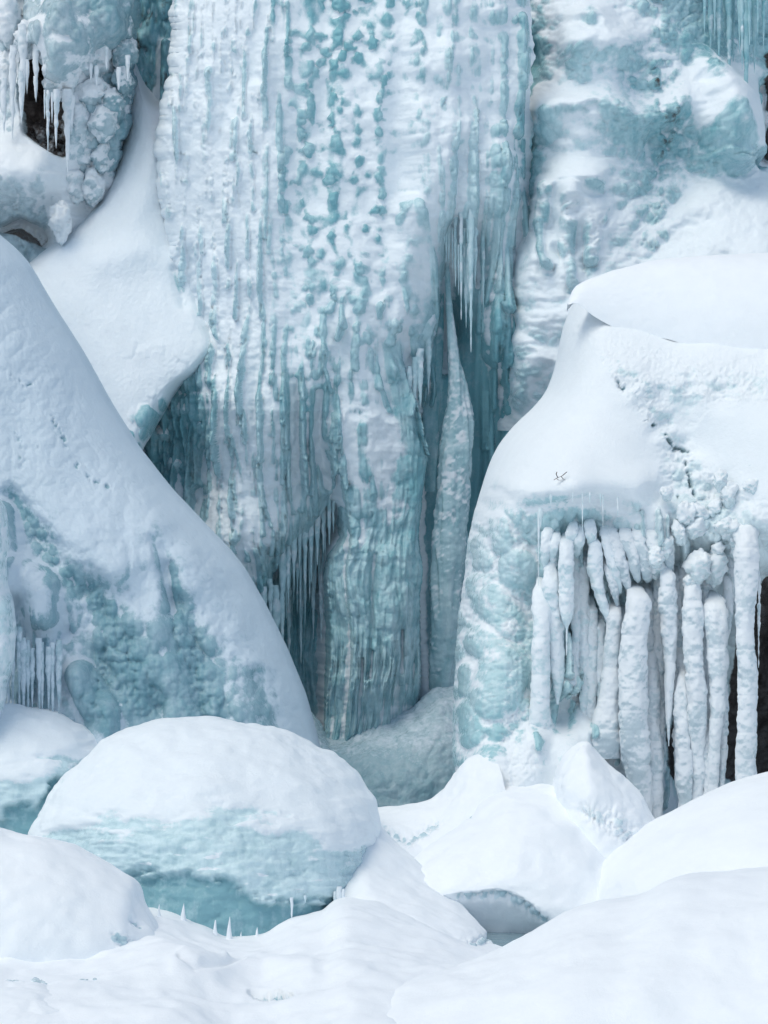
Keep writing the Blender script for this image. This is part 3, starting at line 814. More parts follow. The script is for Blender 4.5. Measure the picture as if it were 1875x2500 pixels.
# ================================================================== ICE CLIFF, TOP RIGHT
def build_right_cliff():
    T = thing('ice_cliff', 'lumpy blue-grey ice cliff banked with snow at the upper right corner', 'ice cliff', base_at(1600, 800, 1.5), 'ice cliffs beside the fall')
    xl = [(1200, -90), (1200, 1060)]
    xr = [(2150, -90), (2150, 1060)]
    D = [(1210, 0, 1.6), (1210, 300, 1.6), (1210, 600, 1.6), (1210, 900, 1.5), (1290, 0, 1.4), (1290, 150, 1.4), (1290, 260, 1.3), (1400, 100, .7), (1500, 150, .6), (1620, 100, 1.0), (1700, 60, 1.4), (1800, 60, 2.2), (1870, 200, 2.6), (1870, 400, 2.4), (1350, 300, .6), (1300, 400, 1.0), (1480, 330, .4), (1620, 350, .8), (1720, 250, .9), (1800, 350, 1.2),
         (1400, 480, .2), (1500, 550, .2), (1620, 500, .6), (1700, 500, .6), (1850, 550, .5), (1300, 560, .7), (1300, 700, .3), (1400, 650, 0), (1600, 650, 0), (1800, 650, -.2), (1300, 900, .1), (1400, 900, -.2), (2000, 600, .3), (2100, 100, 2.4), (1700, 1000, -.5)]
    px, py, Y = rowfit(xl, xr, -90, 1050, 3.0, lambda a, b: shep(D, a, b, 2.0, 30), None)
    S = lambda pts, p='round': stroke(px, py, pts, p)
    wx = px + 16 * fbm(px, py, 90, 90, 3, 2); wy = py + 16 * fbm(px, py, 90, 90, 33, 2)
    soft = 0.34 * billow(wx, wy, 105, 95, 4, 5) + .12 * billow(wx, wy, 44, 38, 24, 4) + .10 * knobs(wx, wy, 52, 44, 14, .8, .5, .95)
    rocky = np.clip(S([(1600, 0, 40), (1610, 130, 40), (1590, 200, 50), (1620, 260, 50), (1640, 320, 30)], 'gauss') + S([(1630, 300, 36), (1610, 400, 40), (1600, 480, 34), (1605, 620, 26)], 'gauss'), 0, 1)
    h = soft * .9 + .07 * fbm(px, py, 120, 120, 5, 4) + .015 * fbm(px, py, 16, 16, 6, 2)
    h += rocky * (.13 * knobs(px, py, 20, 22, 8, .9) - .05)
    h += .35 * S([(1420, 130, 60), (1500, 130, 60), (1440, 60, 40)], 'gauss') + .35 * S([(1350, 290, 40), (1450, 270, 50), (1540, 300, 50), (1660, 270, 40)], 'gauss')
    h += .35 * S([(1390, 460, 50), (1440, 460, 40)], 'gauss') + .35 * S([(1345, 470, 22), (1330, 560, 18), (1345, 660, 14)]) + .30 * S([(1400, 500, 26), (1385, 600, 20), (1400, 700, 16)]) + .25 * S([(1450, 520, 30), (1440, 640, 20)])
    h -= .35 * S([(1345, 560, 8), (1352, 640, 10)], 'gauss') + .25 * S([(1418, 600, 9), (1415, 690, 7)], 'gauss')
    h -= .45 * S([(1290, 350, 20), (1283, 450, 14)], 'gauss') + .3 * S([(1300, 120, 24), (1310, 170, 20)], 'gauss')
    h += .5 * S([(1720, 180, 30), (1760, 260, 60), (1800, 380, 70)], 'gauss')
    h += .2 * S([(1740, 300, 40), (1750, 380, 48), (1770, 430, 30)], 'gauss')
    h -= .3 * S([(1772, 440, 26), (1740, 400, 20)], 'gauss') + .35 * S([(1830, 400, 22)], 'gauss')
    h += .2 * S([(1310, 640, 46), (1300, 800, 54), (1290, 950, 50)], 'gauss')
    h -= .8 * S([(1860, 220, 10), (1866, 400, 16)], 'gauss')
    TH = [(1300, 50, -.03), (1290, 150, -.1), (1400, 150, .02), (1500, 120, .05), (1560, 60, -.03), (1610, 130, -.02), (1610, 200, -.06), (1700, 100, -.10), (1800, 60, -.16), (1860, 350, -.1), (1350, 270, .05), (1450, 270, .02), (1300, 380, -.1), (1480, 240, -.06),
          (1640, 300, -.02), (1620, 400, -.08), (1720, 240, .10), (1750, 360, .0), (1830, 330, .14), (1830, 400, .0), (1790, 250, .1), (1400, 450, .07), (1500, 440, -.02), (1500, 560, .0), (1620, 560, -.02), (1700, 520, .12), (1800, 520, .15), (1870, 480, .12), (1700, 620, .12), (1350, 560, -.01), (1420, 600, -.03), (1480, 640, -.02), (1330, 700, .03), (1300, 850, .03), (1560, 340, -.03)]
    th = shep(TH, px, py, 2.0, 20) + .05 * fbm(px, py, 80, 70, 9, 4)
    up = np.gradient(blur(h - Y, 4), axis=0) / 3.0 * 200
    th = th + .06 * np.clip(up * 1.5, -1, 1)
    th = th + .03 * fbm(px, py, 22, 20, 49, 4)
    hs, cover = snow_fill(h, px, py, th, 7, .05)
    egg = poly_mask(px, py, [(1712, 320), (1740, 262), (1775, 275), (1795, 330), (1800, 400), (1790, 450), (1765, 448), (1730, 410), (1705, 370)], 4) * (.75 + .6 * fbm(px, py, 30, 60, 52, 3))
    hole = S([(1822, 392, 22), (1840, 410, 20)], 'gauss')
    snow_free = np.clip(egg + hole, 0, 1)  # the dark teal-grey egg and the hole carry no snow
    hs = hs + .12 * egg - .22 * hole
    cover = np.clip(cover * (1 - snow_free) - .35 * S([(1700, 60, 60), (1730, 170, 40)], 'gauss') + .5 * S([(1790, 230, 20), (1840, 340, 24), (1870, 420, 20)], 'gauss') * (1 - snow_free), 0, 1)
    deep = np.clip(S([(1300, 110, 26), (1310, 190, 20), (1292, 250, 16)], 'gauss') + S([(1290, 340, 18), (1284, 480, 14)], 'gauss'), 0, 1)
    cover = cover * (1 - deep)
    cover = np.clip(cover + .4 * np.clip(S([(1345, 470, 26), (1330, 560, 20), (1345, 660, 16)], 'gauss') + S([(1400, 500, 28), (1385, 600, 22), (1400, 700, 18)], 'gauss') + S([(1450, 520, 30), (1440, 640, 20)], 'gauss'), 0, 1), 0, 1)
    CLR = [(1300, 150, .95), (1290, 400, 1.0), (1400, 100, .45), (1500, 250, .5), (1620, 150, .8), (1700, 60, .6), (1800, 100, .7), (1350, 350, .45), (1500, 350, .5), (1620, 380, .8), (1750, 360, .6), (1400, 550, .4), (1550, 600, .4), (1300, 800, .35)]
    rock = np.clip(rocky * .5 + .95 * S([(1870, 150, 34), (1880, 420, 30)], 'gauss') + .3 * S([(1780, 20, 70)], 'gauss'), 0, 1)
    grid_obj('ice_wall', finish(px, py, Y, hs), M_FALL, T, snow=cover, clear=shep(CLR, px, py, 2, 20), rock=rock * (1 - cover))
    rs = np.random.default_rng(8)
    for i, (x, y0, y1, w) in enumerate([(1822, -60, 240, 13), (1842, -60, 180, 8), (1806, -60, 130, 7), (1790, -60, 150, 6), (1770, -60, 120, 7), (1755, -60, 160, 8), (1735, -60, 140, 8), (1864, -60, 120, 6), (1720, -60, 90, 6), (1780, -60, 200, 9), (1745, -60, 100, 5), (1812, -60, 170, 6), (1850, -60, 90, 5), (1830, -40, 110, 6)]):
        icicle(T, x, y0, y1, .9 + rs.uniform(0, .5), w, M_FALL, seed=i + 40, clear=.75, snow_bias=-.3, band=.06)
build_right_cliff()

# ================================================================== LEFT RIDGE
def build_ridge():
    T = thing('ice_ridge', 'steep frosted ice ridge sloping down from the left edge, greyer than the snow behind', 'ice ridge', base_at(250, 2000, -4.0))
    xr = [(-60, 520), (0, 576), (36, 606), (70, 642), (124, 735), (203, 859), (271, 983), (339, 1091), (418, 1192), (509, 1288), (560, 1340), (599, 1390), (650, 1480), (700, 1582), (746, 1695), (780, 1820), (800, 1950)]
    xl = [(-260, 520), (-260, 1950)]
    n, m = 500, 440
    py1 = np.linspace(520, 1950, n)
    R = np.interp(py1, [p[1] for p in xr], [p[0] for p in xr])
    k = np.ones(9) / 9
    R = np.convolve(np.pad(R, 4, mode='edge'), k, 'valid')
    t = np.linspace(0, 1, m)[None]
    px = (-620 * (1 - t) + R[:, None] * t).astype(F)
    py = np.repeat(py1[:, None], m, 1).astype(F)
    d = np.clip((R[:, None] - px) / 420, 0, 1)
    Y = -1.6 - 2.0 * np.sqrt(1 - (1 - d) ** 2) - (py - 520) / 1400 * 1.6
    Y = Y + 1.2 * (1 - np.sqrt(1 - (1 - np.clip((R[:, None] - px) / 18, 0, 1)) ** 2))
    Y = Y.astype(F)
    S = lambda pts, p='round': stroke(px, py, pts, p)
    low = sstep(1150, 1450, py + .35 * px)                          # rougher, barer towards the foot
    edge = sstep(20, 120, R[:, None] - px)
    wx = px + 12 * fbm(px, py, 70, 90, 3, 2)
    h = .10 * fbm(px, py, 160, 190, 5, 4) * edge + .012 * fbm(px, py, 12, 12, 6, 2)
    h += edge * low * (.16 * knobs(wx, py, 80, 95, 8, .9, .5, 1.) + .10 * knobs(wx, py, 36, 44, 9, .9, .5, .95))
    bare = np.clip(S([(90, 1300, 60), (140, 1400, 60), (230, 1450, 50), (300, 1560, 60), (350, 1700, 80)], 'gauss') + S([(410, 1380, 20), (440, 1500, 46), (480, 1650, 70), (520, 1780, 60)], 'gauss') + S([(260, 1600, 50), (240, 1750, 60)], 'gauss')
                   + .9 * S([(30, 1220, 40), (60, 1260, 30)], 'gauss') + .5 * S([(620, 1650, 30), (640, 1750, 40)], 'gauss'), 0, 1)
    tiny = knobs(px, py, 15, 17, 12, .95, .5, .85)
    h += edge * bare * (.05 * tiny - .12)
    crack = np.clip(S([(128, 1022, 9), (150, 1070, 13), (162, 1090, 9)], 'gauss') + S([(185, 1135, 10), (220, 1180, 14), (262, 1192, 10)], 'gauss') + .8 * S([(28, 915, 8), (60, 945, 9), (100, 930, 9)], 'gauss') + .7 * S([(40, 1060, 10), (60, 1150, 12)], 'gauss') + .7 * S([(90, 1092, 9)], 'gauss'), 0, 1)
    crack = np.clip(crack * 1.2, 0, 1) * sstep(-.1, .35, fbm(px, py, 15, 15, 57, 3))
    h -= .02 * crack * (.6 + .6 * tiny)
    h -= .22 * S([(385, 1330, 8), (405, 1400, 12), (425, 1490, 12)], 'gauss') + .2 * S([(155, 1480, 12), (165, 1560, 16)], 'gauss')
    h += .35 * S([(60, 1420, 60), (95, 1440, 60), (110, 1500, 44)]) + .12 * S([(220, 1330, 90), (300, 1400, 80)], 'gauss')
    h += .30 * S([(200, 1650, 40), (250, 1740, 50), (255, 1800, 46)])
    h += .45 * S([(0, 1260, 40), (20, 1350, 36), (-10, 1470, 40)])
    flu = ridged(px, py, 22, 300, 44, 2)
    leg = S([(80, 1530, 60), (80, 1720, 70)], 'flat')
    h += .14 * leg * flu
    TH = [(0, 700, .1), (200, 1000, .1), (100, 1200, .05), (400, 1250, .1), (550, 1450, .1), (650, 1600, .05), (100, 1450, .06), (80, 1650, -.03), (250, 1350, .05), (320, 1480, .02), (280, 1700, -.03), (450, 1600, -.04), (560, 1650, .0), (230, 1780, .03), (420, 1820, -.03)]
    th = shep(TH, px, py, 2, 30) + .035 * fbm(px, py, 46, 52, 15, 4) - .11 * bare
    up = np.gradient(blur(h - Y, 3), axis=0) / 2.9 * 200
    th = th + .02 * np.clip(up, -1, 1)
    hs, cover = snow_fill(h, px, py, np.minimum(th, .04), 6, .025)
    hs += cover * (.010 * fbm(px, py, 22, 26, 17, 3) + edge * .06 * billow(px, py, 60, 70, 58, 4)) - .025 * crack * (1 + tiny)
    V = finish(px, py, Y, hs)
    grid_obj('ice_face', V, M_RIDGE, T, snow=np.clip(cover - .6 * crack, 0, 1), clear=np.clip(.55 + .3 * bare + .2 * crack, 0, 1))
    # back side so the ridge is a solid body
    n2 = 120
    idx = np.linspace(0, n - 1, n2).astype(int)
    edgeV = V[idx, -1]
    rows = [edgeV]
    for q in np.linspace(.1, 1, 10):
        b = edgeV.copy(); b[:, 1] += 3.0 * q; b[:, 0] -= 1.2 * q ** 2; b[:, 2] -= .8 * q ** 2
        rows.append(b)
    link_mesh('back_slope', np.stack(rows), grid_faces(11, n2)[:, ::-1], M_RIDGE, T, snow=1.0)
    rs = np.random.default_rng(3)
    for i in range(11):
        x = 22 + i * 12 + rs.uniform(-3, 3)
        icicle(T, x, 1560 + rs.uniform(-30, 30), 1720 + rs.uniform(0, 60), -5.35, rs.uniform(5, 9), M_RIDGE, seed=i, clear=.4, snow_bias=.05)
build_ridge()

# pale cyan slab at the very left edge
def build_slab():
    T = thing('ice_slab', 'bright cyan ice slab cut off by the left edge, beside the grey ridge', 'ice slab', base_at(-60, 1900, -6.2))
    xl = [(-520, 1180), (-520, 1900)]
    xr = [(-60, 1180), (0, 1210), (14, 1250), (22, 1330), (10, 1400), (32, 1480), (40, 1550), (24, 1640), (6, 1730), (-10, 1900)]
    px, py, Y = rowfit(xl, xr, 1185, 1900, 2.6, lambda a, b: -6.2 + 0 * a, None, (40, .9))
    h = .12 * knobs(px, py, 40, 50, 3, .9) + .06 * fbm(px, py, 30, 40, 5, 3)
    hs, cover = snow_fill(h, px, py, .0 + .05 * fbm(px, py, 40, 40, 6, 3), 6, .03)
    grid_obj('ice_face', finish(px, py, Y, hs), M_BOULDER, T, snow=cover, clear=.3)
build_slab()

# ================================================================== RIGHT BLOCK
def build_block():
    T = thing('ice_block', 'huge snow-capped ice block on the right with hanging ice columns and a dark cave', 'ice block', base_at(1550, 2050, -4.5))
    xl = [(1430, 700), (1404, 738), (1384, 780), (1373, 815), (1361, 886), (1345, 940), (1322, 983), (1280, 1020), (1243, 1055), (1204, 1113), (1175, 1209), (1160, 1280), (1147, 1356), (1137, 1430), (1130, 1503), (1117, 1661), (1113, 1808), (1120, 1870), (1132, 1921), (1140, 2080)]
    xr = [(2380, 700), (2380, 2080)]
    D = [(1420, 720, -3.3), (1700, 720, -3.4), (1900, 720, -3.5), (1650, 800, -3.65), (1880, 800, -3.75), (1400, 900, -3.9), (1500, 900, -4.2), (1700, 900, -4.3), (1900, 900, -4.5), (1300, 1050, -4.0), (1450, 1100, -4.8), (1650, 1100, -4.4), (1850, 1100, -5.0),
         (1200, 1200, -4.2), (1400, 1190, -5.2), (1550, 1200, -5.0), (1750, 1230, -4.8), (1900, 1230, -5.2), (1170, 1400, -4.3), (1300, 1280, -4.7), (1450, 1260, -4.6), (1550, 1320, -4.6), (1680, 1330, -4.7), (1800, 1330, -4.9),
         (1200, 1600, -4.7), (1300, 1600, -4.5), (1400, 1500, -4.2), (1500, 1600, -4.0), (1620, 1600, -2.9), (1750, 1600, -2.5), (1850, 1600, -2.2), (1200, 1850, -5.2), (1350, 1850, -5.1), (1480, 1850, -4.7), (1620, 1850, -3.4), (1800, 1850, -2.6), (1900, 1850, -2.4), (1300, 2050, -5.6), (1900, 2050, -3.2)]
    px, py, Y = rowfit(xl, xr, 700, 2070, 2.9, lambda a, b: shep(D, a, b, 2.0, 30), (110, 2.0))
    S = lambda pts, p='round': stroke(px, py, pts, p)
    wx = px + 12 * fbm(px, py, 60, 80, 3, 2)
    ice = sstep(1190, 1260, py + 30 * fbm(px, py, 80, 80, 4, 2))
    h = .05 * fbm(px, py, 150, 130, 5, 4) + .006 * fbm(px, py, 10, 10, 6, 2)
    h += ice * (.10 * knobs(wx, py, 60, 74, 8, .9, .5, 1.) + .16 * billow(wx, py, 60, 70, 9, 4) + .02 * fbm(px, py, 20, 26, 10, 3))
    # crumbly seam running down between the two snow pads
    seam = np.clip(S([(1480, 880, 24), (1560, 960, 40), (1620, 1050, 44), (1700, 1180, 56), (1760, 1300, 60)], 'gauss') + S([(1560, 940, 40), (1700, 960, 50), (1850, 960, 40)], 'gauss') * .7 + S([(1640, 1150, 60), (1780, 1200, 60), (1860, 1260, 50)], 'gauss') * .8, 0, 1)
    h += seam * (.14 * knobs(px, py, 34, 30, 12, .9) + .10 * knobs(px, py, 60, 52, 13, .9) + .04 * fbm(px, py, 16, 16, 14, 3) - .12)
    pit = np.clip(S([(1580, 1028, 6), (1598, 1040, 8)], 'gauss') + S([(1622, 1065, 6), (1648, 1098, 9), (1680, 1104, 5)], 'gauss') + S([(1672, 1130, 4), (1686, 1190, 6), (1694, 1212, 4)], 'gauss') + S([(1706, 1240, 6), (1720, 1246, 5)], 'gauss') + S([(1652, 1215, 4)], 'gauss') + S([(1500, 925, 6), (1520, 950, 8)], 'gauss') * .8, 0, 1)
    # lip of the lower brow
    h += .12 * S([(1220, 1185, 40), (1330, 1205, 44), (1420, 1190, 40), (1560, 1180, 40)], 'gauss')
    h -= .12 * S([(1300, 1245, 16), (1400, 1226, 20), (1450, 1224, 18), (1540, 1245, 18)], 'gauss') * (.4 + 1.2 * billow(px, py, 40, 30, 19, 3))
    # rounded bulges on the left flank
    for x0, y0, x1, y1, w, a in ((1235, 1625, 1210, 1700, 62, .34), (1268, 1380, 1266, 1400, 46, .26), (1200, 1865, 1198, 1885, 50, .34), (1205, 1465, 1250, 1530, 44, .26), (1292, 1820, 1288, 1880, 46, .3), (1178, 1565, 1200, 1580, 40, .24), (1222, 1280, 1232, 1330, 26, .16), (1175, 1430, 1190, 1460, 32, .18), (1155, 1730, 1160, 1800, 30, .22),
                                 (1290, 1540, 1292, 1620, 28, .2), (1150, 1640, 1150, 1680, 24, .18), (1395, 1830, 1390, 1860, 40, .25), (1255, 1940, 1260, 1960, 46, .2), (1170, 1330, 1185, 1370, 26, .14), (1148, 1860, 1150, 1920, 22, .2)):
        st = stroke(px, py, [(x0, y0, w), (x1, y1, w)])
        h = np.maximum(h, np.where(st > .02, a * .55 * st + .10 + .05 * billow(px, py, 40, 40, int(x0), 3), -9))
    # fluted curtain behind the columns
    rr = np.random.default_rng(27)
    for _ in range(90):
        x = rr.uniform(1300, 1680); y = rr.uniform(1240, 1800); L = rr.uniform(80, 300); w = rr.uniform(8, 18)
        if x < 1480: L = min(L, max(30, 1690 - y))
        h = h + .16 * rr.uniform(.5, 1.2) * stroke(px, py, [(x, y, w * .6), (x + 8, y + L * .5, w), (x + 6, y + L, w * .7)])
    # recesses between the columns
    h -= .5 * S([(1420, 1380, 10), (1425, 1500, 18), (1440, 1700, 26)], 'gauss')
    h -= .35 * S([(1345, 1380, 8), (1348, 1500, 8)], 'gauss') + .5 * S([(1380, 1720, 18), (1370, 1770, 16)], 'gauss')
    TH = [(1450, 780, .2), (1450, 950, .2), (1350, 1060, .2), (1400, 1130, .2), (1700, 760, .2), (1620, 960, .02), (1700, 930, .03), (1850, 960, .02), (1820, 1080, .25), (1870, 1120, .25), (1500, 1100, .15), (1660, 1160, .0), (1800, 1230, .02), (1350, 1190, .08), (1500, 1190, .1),
          (1400, 1260, -.05), (1500, 1290, .0), (1220, 1300, -.02), (1170, 1500, -.04), (1280, 1480, -.03), (1300, 1650, -.06), (1220, 1700, -.04), (1160, 1850, -.04), (1400, 1600, .0), (1500, 1700, .05), (1300, 1930, .1), (1640, 1500, -.1), (1800, 1600, -.2), (1700, 1800, -.15), (1500, 1950, .1), (1250, 1990, .2)]
    th = shep(TH, px, py, 2, 20) + .035 * fbm(px, py, 46, 46, 15, 4) 
    up = np.gradient(blur(h - Y, 3), axis=0) / 2.9 * 200
    th = th + .03 * np.clip(up, -1, 1)
    hs, cover = snow_fill(h, px, py, np.minimum(th, .06), 7, .03)
    CLR = [(1170, 1350, .35), (1170, 1700, .75), (1250, 1500, .6), (1300, 1260, .65), (1420, 1250, .7), (1300, 1700, .7), (1380, 1750, .9), (1500, 1350, .35), (1560, 1500, .1), (1700, 1300, .05), (1640, 1100, .1), (1500, 1700, .1), (1800, 1700, .1), (1650, 960, .3)]
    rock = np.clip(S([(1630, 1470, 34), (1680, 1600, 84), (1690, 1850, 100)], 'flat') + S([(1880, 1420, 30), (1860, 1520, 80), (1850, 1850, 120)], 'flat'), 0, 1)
    pit = np.clip(pit * 1.3, 0, 1) * sstep(-.15, .3, fbm(px, py, 16, 16, 76, 3))
    flank = sstep(1340, 1280, px) * sstep(1230, 1290, py)
    hs = hs + flank * (.05 * billow(px, py, 24, 26, 97, 4) + .012 * fbm(px, py, 9, 9, 98, 2))
    cover = np.clip(cover + flank * (.1 + .5 * fbm(px, py, 34, 40, 99, 4)), 0, 1)
    hs = hs - .14 * pit * (.5 + billow(px, py, 14, 14, 77, 2))
    rough_band = np.clip(seam + S([(1420, 800, 40), (1520, 860, 50), (1700, 900, 60), (1880, 930, 60)], 'gauss') * .6, 0, 1)
    hs = hs + rough_band * (.05 * billow(px, py, 26, 20, 78, 4) + .02 * fbm(px, py, 9, 9, 79, 2))
    cover = np.clip(cover - .7 * pit - .35 * rough_band * billow(px, py, 40, 26, 80, 3), 0, 1)
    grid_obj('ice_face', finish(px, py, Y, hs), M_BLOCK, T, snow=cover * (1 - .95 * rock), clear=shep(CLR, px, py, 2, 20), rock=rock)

    # snow cap: crest line, rounded top, undercut lip
    def cap_post(a, b, V, N, h, att):
        return h * .5 + .004 * fbm3(V, .06, 3, 2)
    mound('snow_cap', [(1386, 742), (1392, 722), (1411, 694), (1466, 670), (1555, 646), (1631, 633), (1766, 624), (1875, 619), (2060, 612)],
          [(1388, 744), (1410, 742), (1450, 772), (1500, 800), (1548, 822), (1620, 826), (1700, 850), (1790, 872), (1880, 878), (2060, 880)], [-3.6, -3.3, -3.2, -3.2], [-3.7, -3.85, -4.15, -4.25], M_SNOW,
          n=260, rows=60, parent=T, lump=.05, scale=1.2, seed=4, post=cap_post, power=1.0)
    # ice columns and hanging pieces, front face
    c = lambda path, **k: tube('ice_column', path, M_BLOCK if path[0][0] < 1480 else M_GREY, T, **k)
    kw = dict(taper_top=16, around=44, seg=2.6, lump=.26, band=.09, rough=.015, snow_bias=.12)
    c([(1322, 1400, -4.8, 10), (1320, 1470, -5.0, 24), (1322, 1540, -5.1, 23), (1320, 1700, -5.1, 22), (1318, 1800, -5.0, 30), (1316, 1860, -4.9, 34)], seed=1, clear=.25, band_len=70, **kw)
    c([(1383, 1290, -4.9, 12), (1384, 1350, -5.1, 19), (1382, 1430, -5.1, 20), (1384, 1500, -5.1, 16), (1384, 1536, -5.1, 3), (1383, 1600, -5.1, 1)], seed=2, clear=.2, band_len=44, **kw)
    c([(1345, 1330, -4.8, 10), (1344, 1420, -5.0, 18), (1352, 1520, -5.0, 20), (1360, 1640, -5.0, 16), (1361, 1720, -5.0, 3)], seed=3, clear=.35, band_len=60, **kw)
    c([(1447, 1290, -4.9, 10), (1450, 1350, -5.0, 17), (1460, 1430, -5.0, 18), (1478, 1490, -5.0, 12), (1484, 1520, -5.0, 3)], seed=4, clear=.15, band_len=50, **kw)
    for i, (x0, y0, x1, y1, w) in enumerate([(1478, 1300, 1510, 1440, 15), (1496, 1300, 1532, 1430, 18), (1528, 1296, 1556, 1410, 17), (1560, 1290, 1580, 1410, 19), (1592, 1290, 1604, 1400, 18), (1620, 1270, 1636, 1390, 18), (1480, 1370, 1506, 1470, 11), (1415, 1290, 1408, 1350, 16), (1440, 1276, 1444, 1330, 14),
                                             (1400, 1280, 1392, 1330, 14), (1356, 1300, 1350, 1370, 14), (1338, 1290, 1330, 1380, 13)]):
        c([(x0, y0 - 30, -4.7, 8), (x0, y0, -4.9, w * .9), ((x0 + x1) / 2, (y0 + y1) / 2, -5.0, w), (x1, y1, -4.95, w * .55), (x1 + 1, y1 + 14, -4.9, 1)], seed=20 + i, clear=.2, band_len=36, **kw)
    c([(1497, 1460, -4.9, 12), (1500, 1500, -5.0, 22), (1494, 1600, -5.0, 20), (1490, 1700, -5.0, 26), (1480, 1790, -5.0, 36), (1470, 1850, -4.9, 40)], seed=5, clear=.1, band_len=70, **kw)
    c([(1552, 1420, -5.0, 16), (1555, 1480, -5.15, 30), (1548, 1600, -5.2, 31), (1546, 1720, -5.2, 34), (1552, 1850, -5.1, 34), (1566, 1960, -5.0, 26), (1566, 2010, -5.0, 18)], seed=6, clear=.08, band_len=66, **kw)
    c([(1590, 1560, -4.8, 10), (1590, 1680, -4.9, 22), (1592, 1800, -4.9, 26), (1596, 1920, -4.9, 22), (1600, 2000, -4.9, 16)], seed=7, clear=.1, band_len=70, **kw)
    c([(1628, 1370, -5.0, 10), (1630, 1410, -5.1, 21), (1632, 1500, -5.1, 22), (1636, 1600, -5.1, 15), (1634, 1680, -5.1, 11), (1632, 1760, -5.1, 6), (1633, 1822, -5.1, .8)], seed=8, clear=.05, band_len=60, **kw)
    c([(1670, 1610, -5.0, 8), (1668, 1700, -5.1, 18), (1666, 1800, -5.1, 21), (1670, 1900, -5.1, 20), (1672, 1990, -5.0, 16)], seed=9, clear=.08, band_len=80, **kw)
    c([(1690, 1390, -5.0, 12), (1692, 1480, -5.15, 23), (1694, 1600, -5.2, 24), (1702, 1720, -5.2, 22), (1706, 1850, -5.1, 20), (1704, 1980, -5.0, 18)], seed=11, clear=.05, band_len=58, **kw)
    c([(1662, 1560, -4.9, 6), (1664, 1620, -4.9, 14), (1678, 1700, -4.9, 10), (1680, 1780, -4.9, 3)], seed=14, clear=.1, band_len=40, **kw)
    c([(1745, 1440, -5.0, 16), (1748, 1490, -5.15, 30), (1750, 1580, -5.2, 27), (1754, 1700, -5.2, 22), (1744, 1820, -5.2, 16), (1740, 1960, -5.1, 12)], seed=12, clear=.05, band_len=62, **kw)
    c([(1768, 1640, -5.0, 8), (1768, 1760, -5.1, 10), (1764, 1880, -5.1, 8), (1762, 1950, -5.1, 5)], seed=15, clear=.2, band_len=90, **kw)
    c([(1728, 1700, -5.0, 6), (1728, 1800, -5.1, 10), (1726, 1960, -5.1, 8)], seed=16, clear=.2, band_len=90, **kw)
    c([(1826, 1250, -5.0, 30), (1822, 1330, -5.3, 34), (1822, 1420, -5.4, 26), (1818, 1560, -5.4, 22), (1826, 1660, -5.4, 24), (1822, 1780, -5.4, 23), (1824, 1880, -5.3, 26), (1826, 1930, -5.3, 28)], seed=13, clear=.05, band_len=56, **kw)
    c([(1855, 1380, -5.1, 3), (1853, 1500, -5.1, 3), (1852, 1630, -5.1, 1)], seed=17, clear=.3, **{**kw, 'band': 0})
    for i, (x, y0, y1, w) in enumerate([(1405, 1340, 1700, 12), (1425, 1360, 1780, 14), (1444, 1480, 1800, 15), (1466, 1520, 1780, 13), (1524, 1500, 1880, 16), (1578, 1440, 1900, 18), (1608, 1400, 1900, 15), (1652, 1400, 1640, 12), (1655, 1560, 1940, 13), (1722, 1440, 1800, 15), (1776, 1400, 1560, 14), (1790, 1330, 1470, 14), (1800, 1380, 1520, 10), (1720, 1380, 1480, 16), (1738, 1360, 1440, 16), (1672, 1380, 1500, 14), (1610, 1360, 1500, 13)]):
        c([(x, y0 - 30, -4.6, 6), (x, y0, -4.75, w * .85), (x + 2, (y0 + y1) / 2, -4.8, w), (x + 1, y1 - 40, -4.8, w * .7), (x, y1, -4.8, 2)], seed=50 + i, clear=.15, band_len=50, **kw)
    # crumbly lumps at the top of the columns
    rs = np.random.default_rng(21)
    lump = lambda *a, **k: blob('ice_bulge', *a, M_BLOCK, T, **k)
    for i in range(26):
        u = rs.uniform(0, 1)
        x = 1600 + 260 * u + rs.normal(0, 14)
        y = 1180 + 200 * rs.uniform(0, 1) + 40 * math.sin(u * 5)
        r = rs.uniform(12, 26)
        lump(x, y, -4.9 - rs.uniform(0, .2), r * 1.1, r * rs.uniform(1.0, 2.0), r / 150, seed=i, tilt=rs.uniform(-.5, .5), clear=.05, snow_bias=.15, n=30, lump=.5)
    # fine drips under the brow
    for i, (x, y0, y1, w) in enumerate([(1315, 1246, 1430, 2.5), (1345, 1210, 1235, 3), (1422, 1205, 1300, 2), (1466, 1208, 1235, 3), (1472, 1210, 1290, 2), (1508, 1215, 1260, 2), (1398, 1205, 1225, 2), (1440, 1205, 1228, 2.5), (1320, 1245, 1290, 5)]):
        icicle(T, x, y0, y1, -5.35, w, M_BLOCK, seed=i, clear=.3, snow_bias=0.)
build_block()

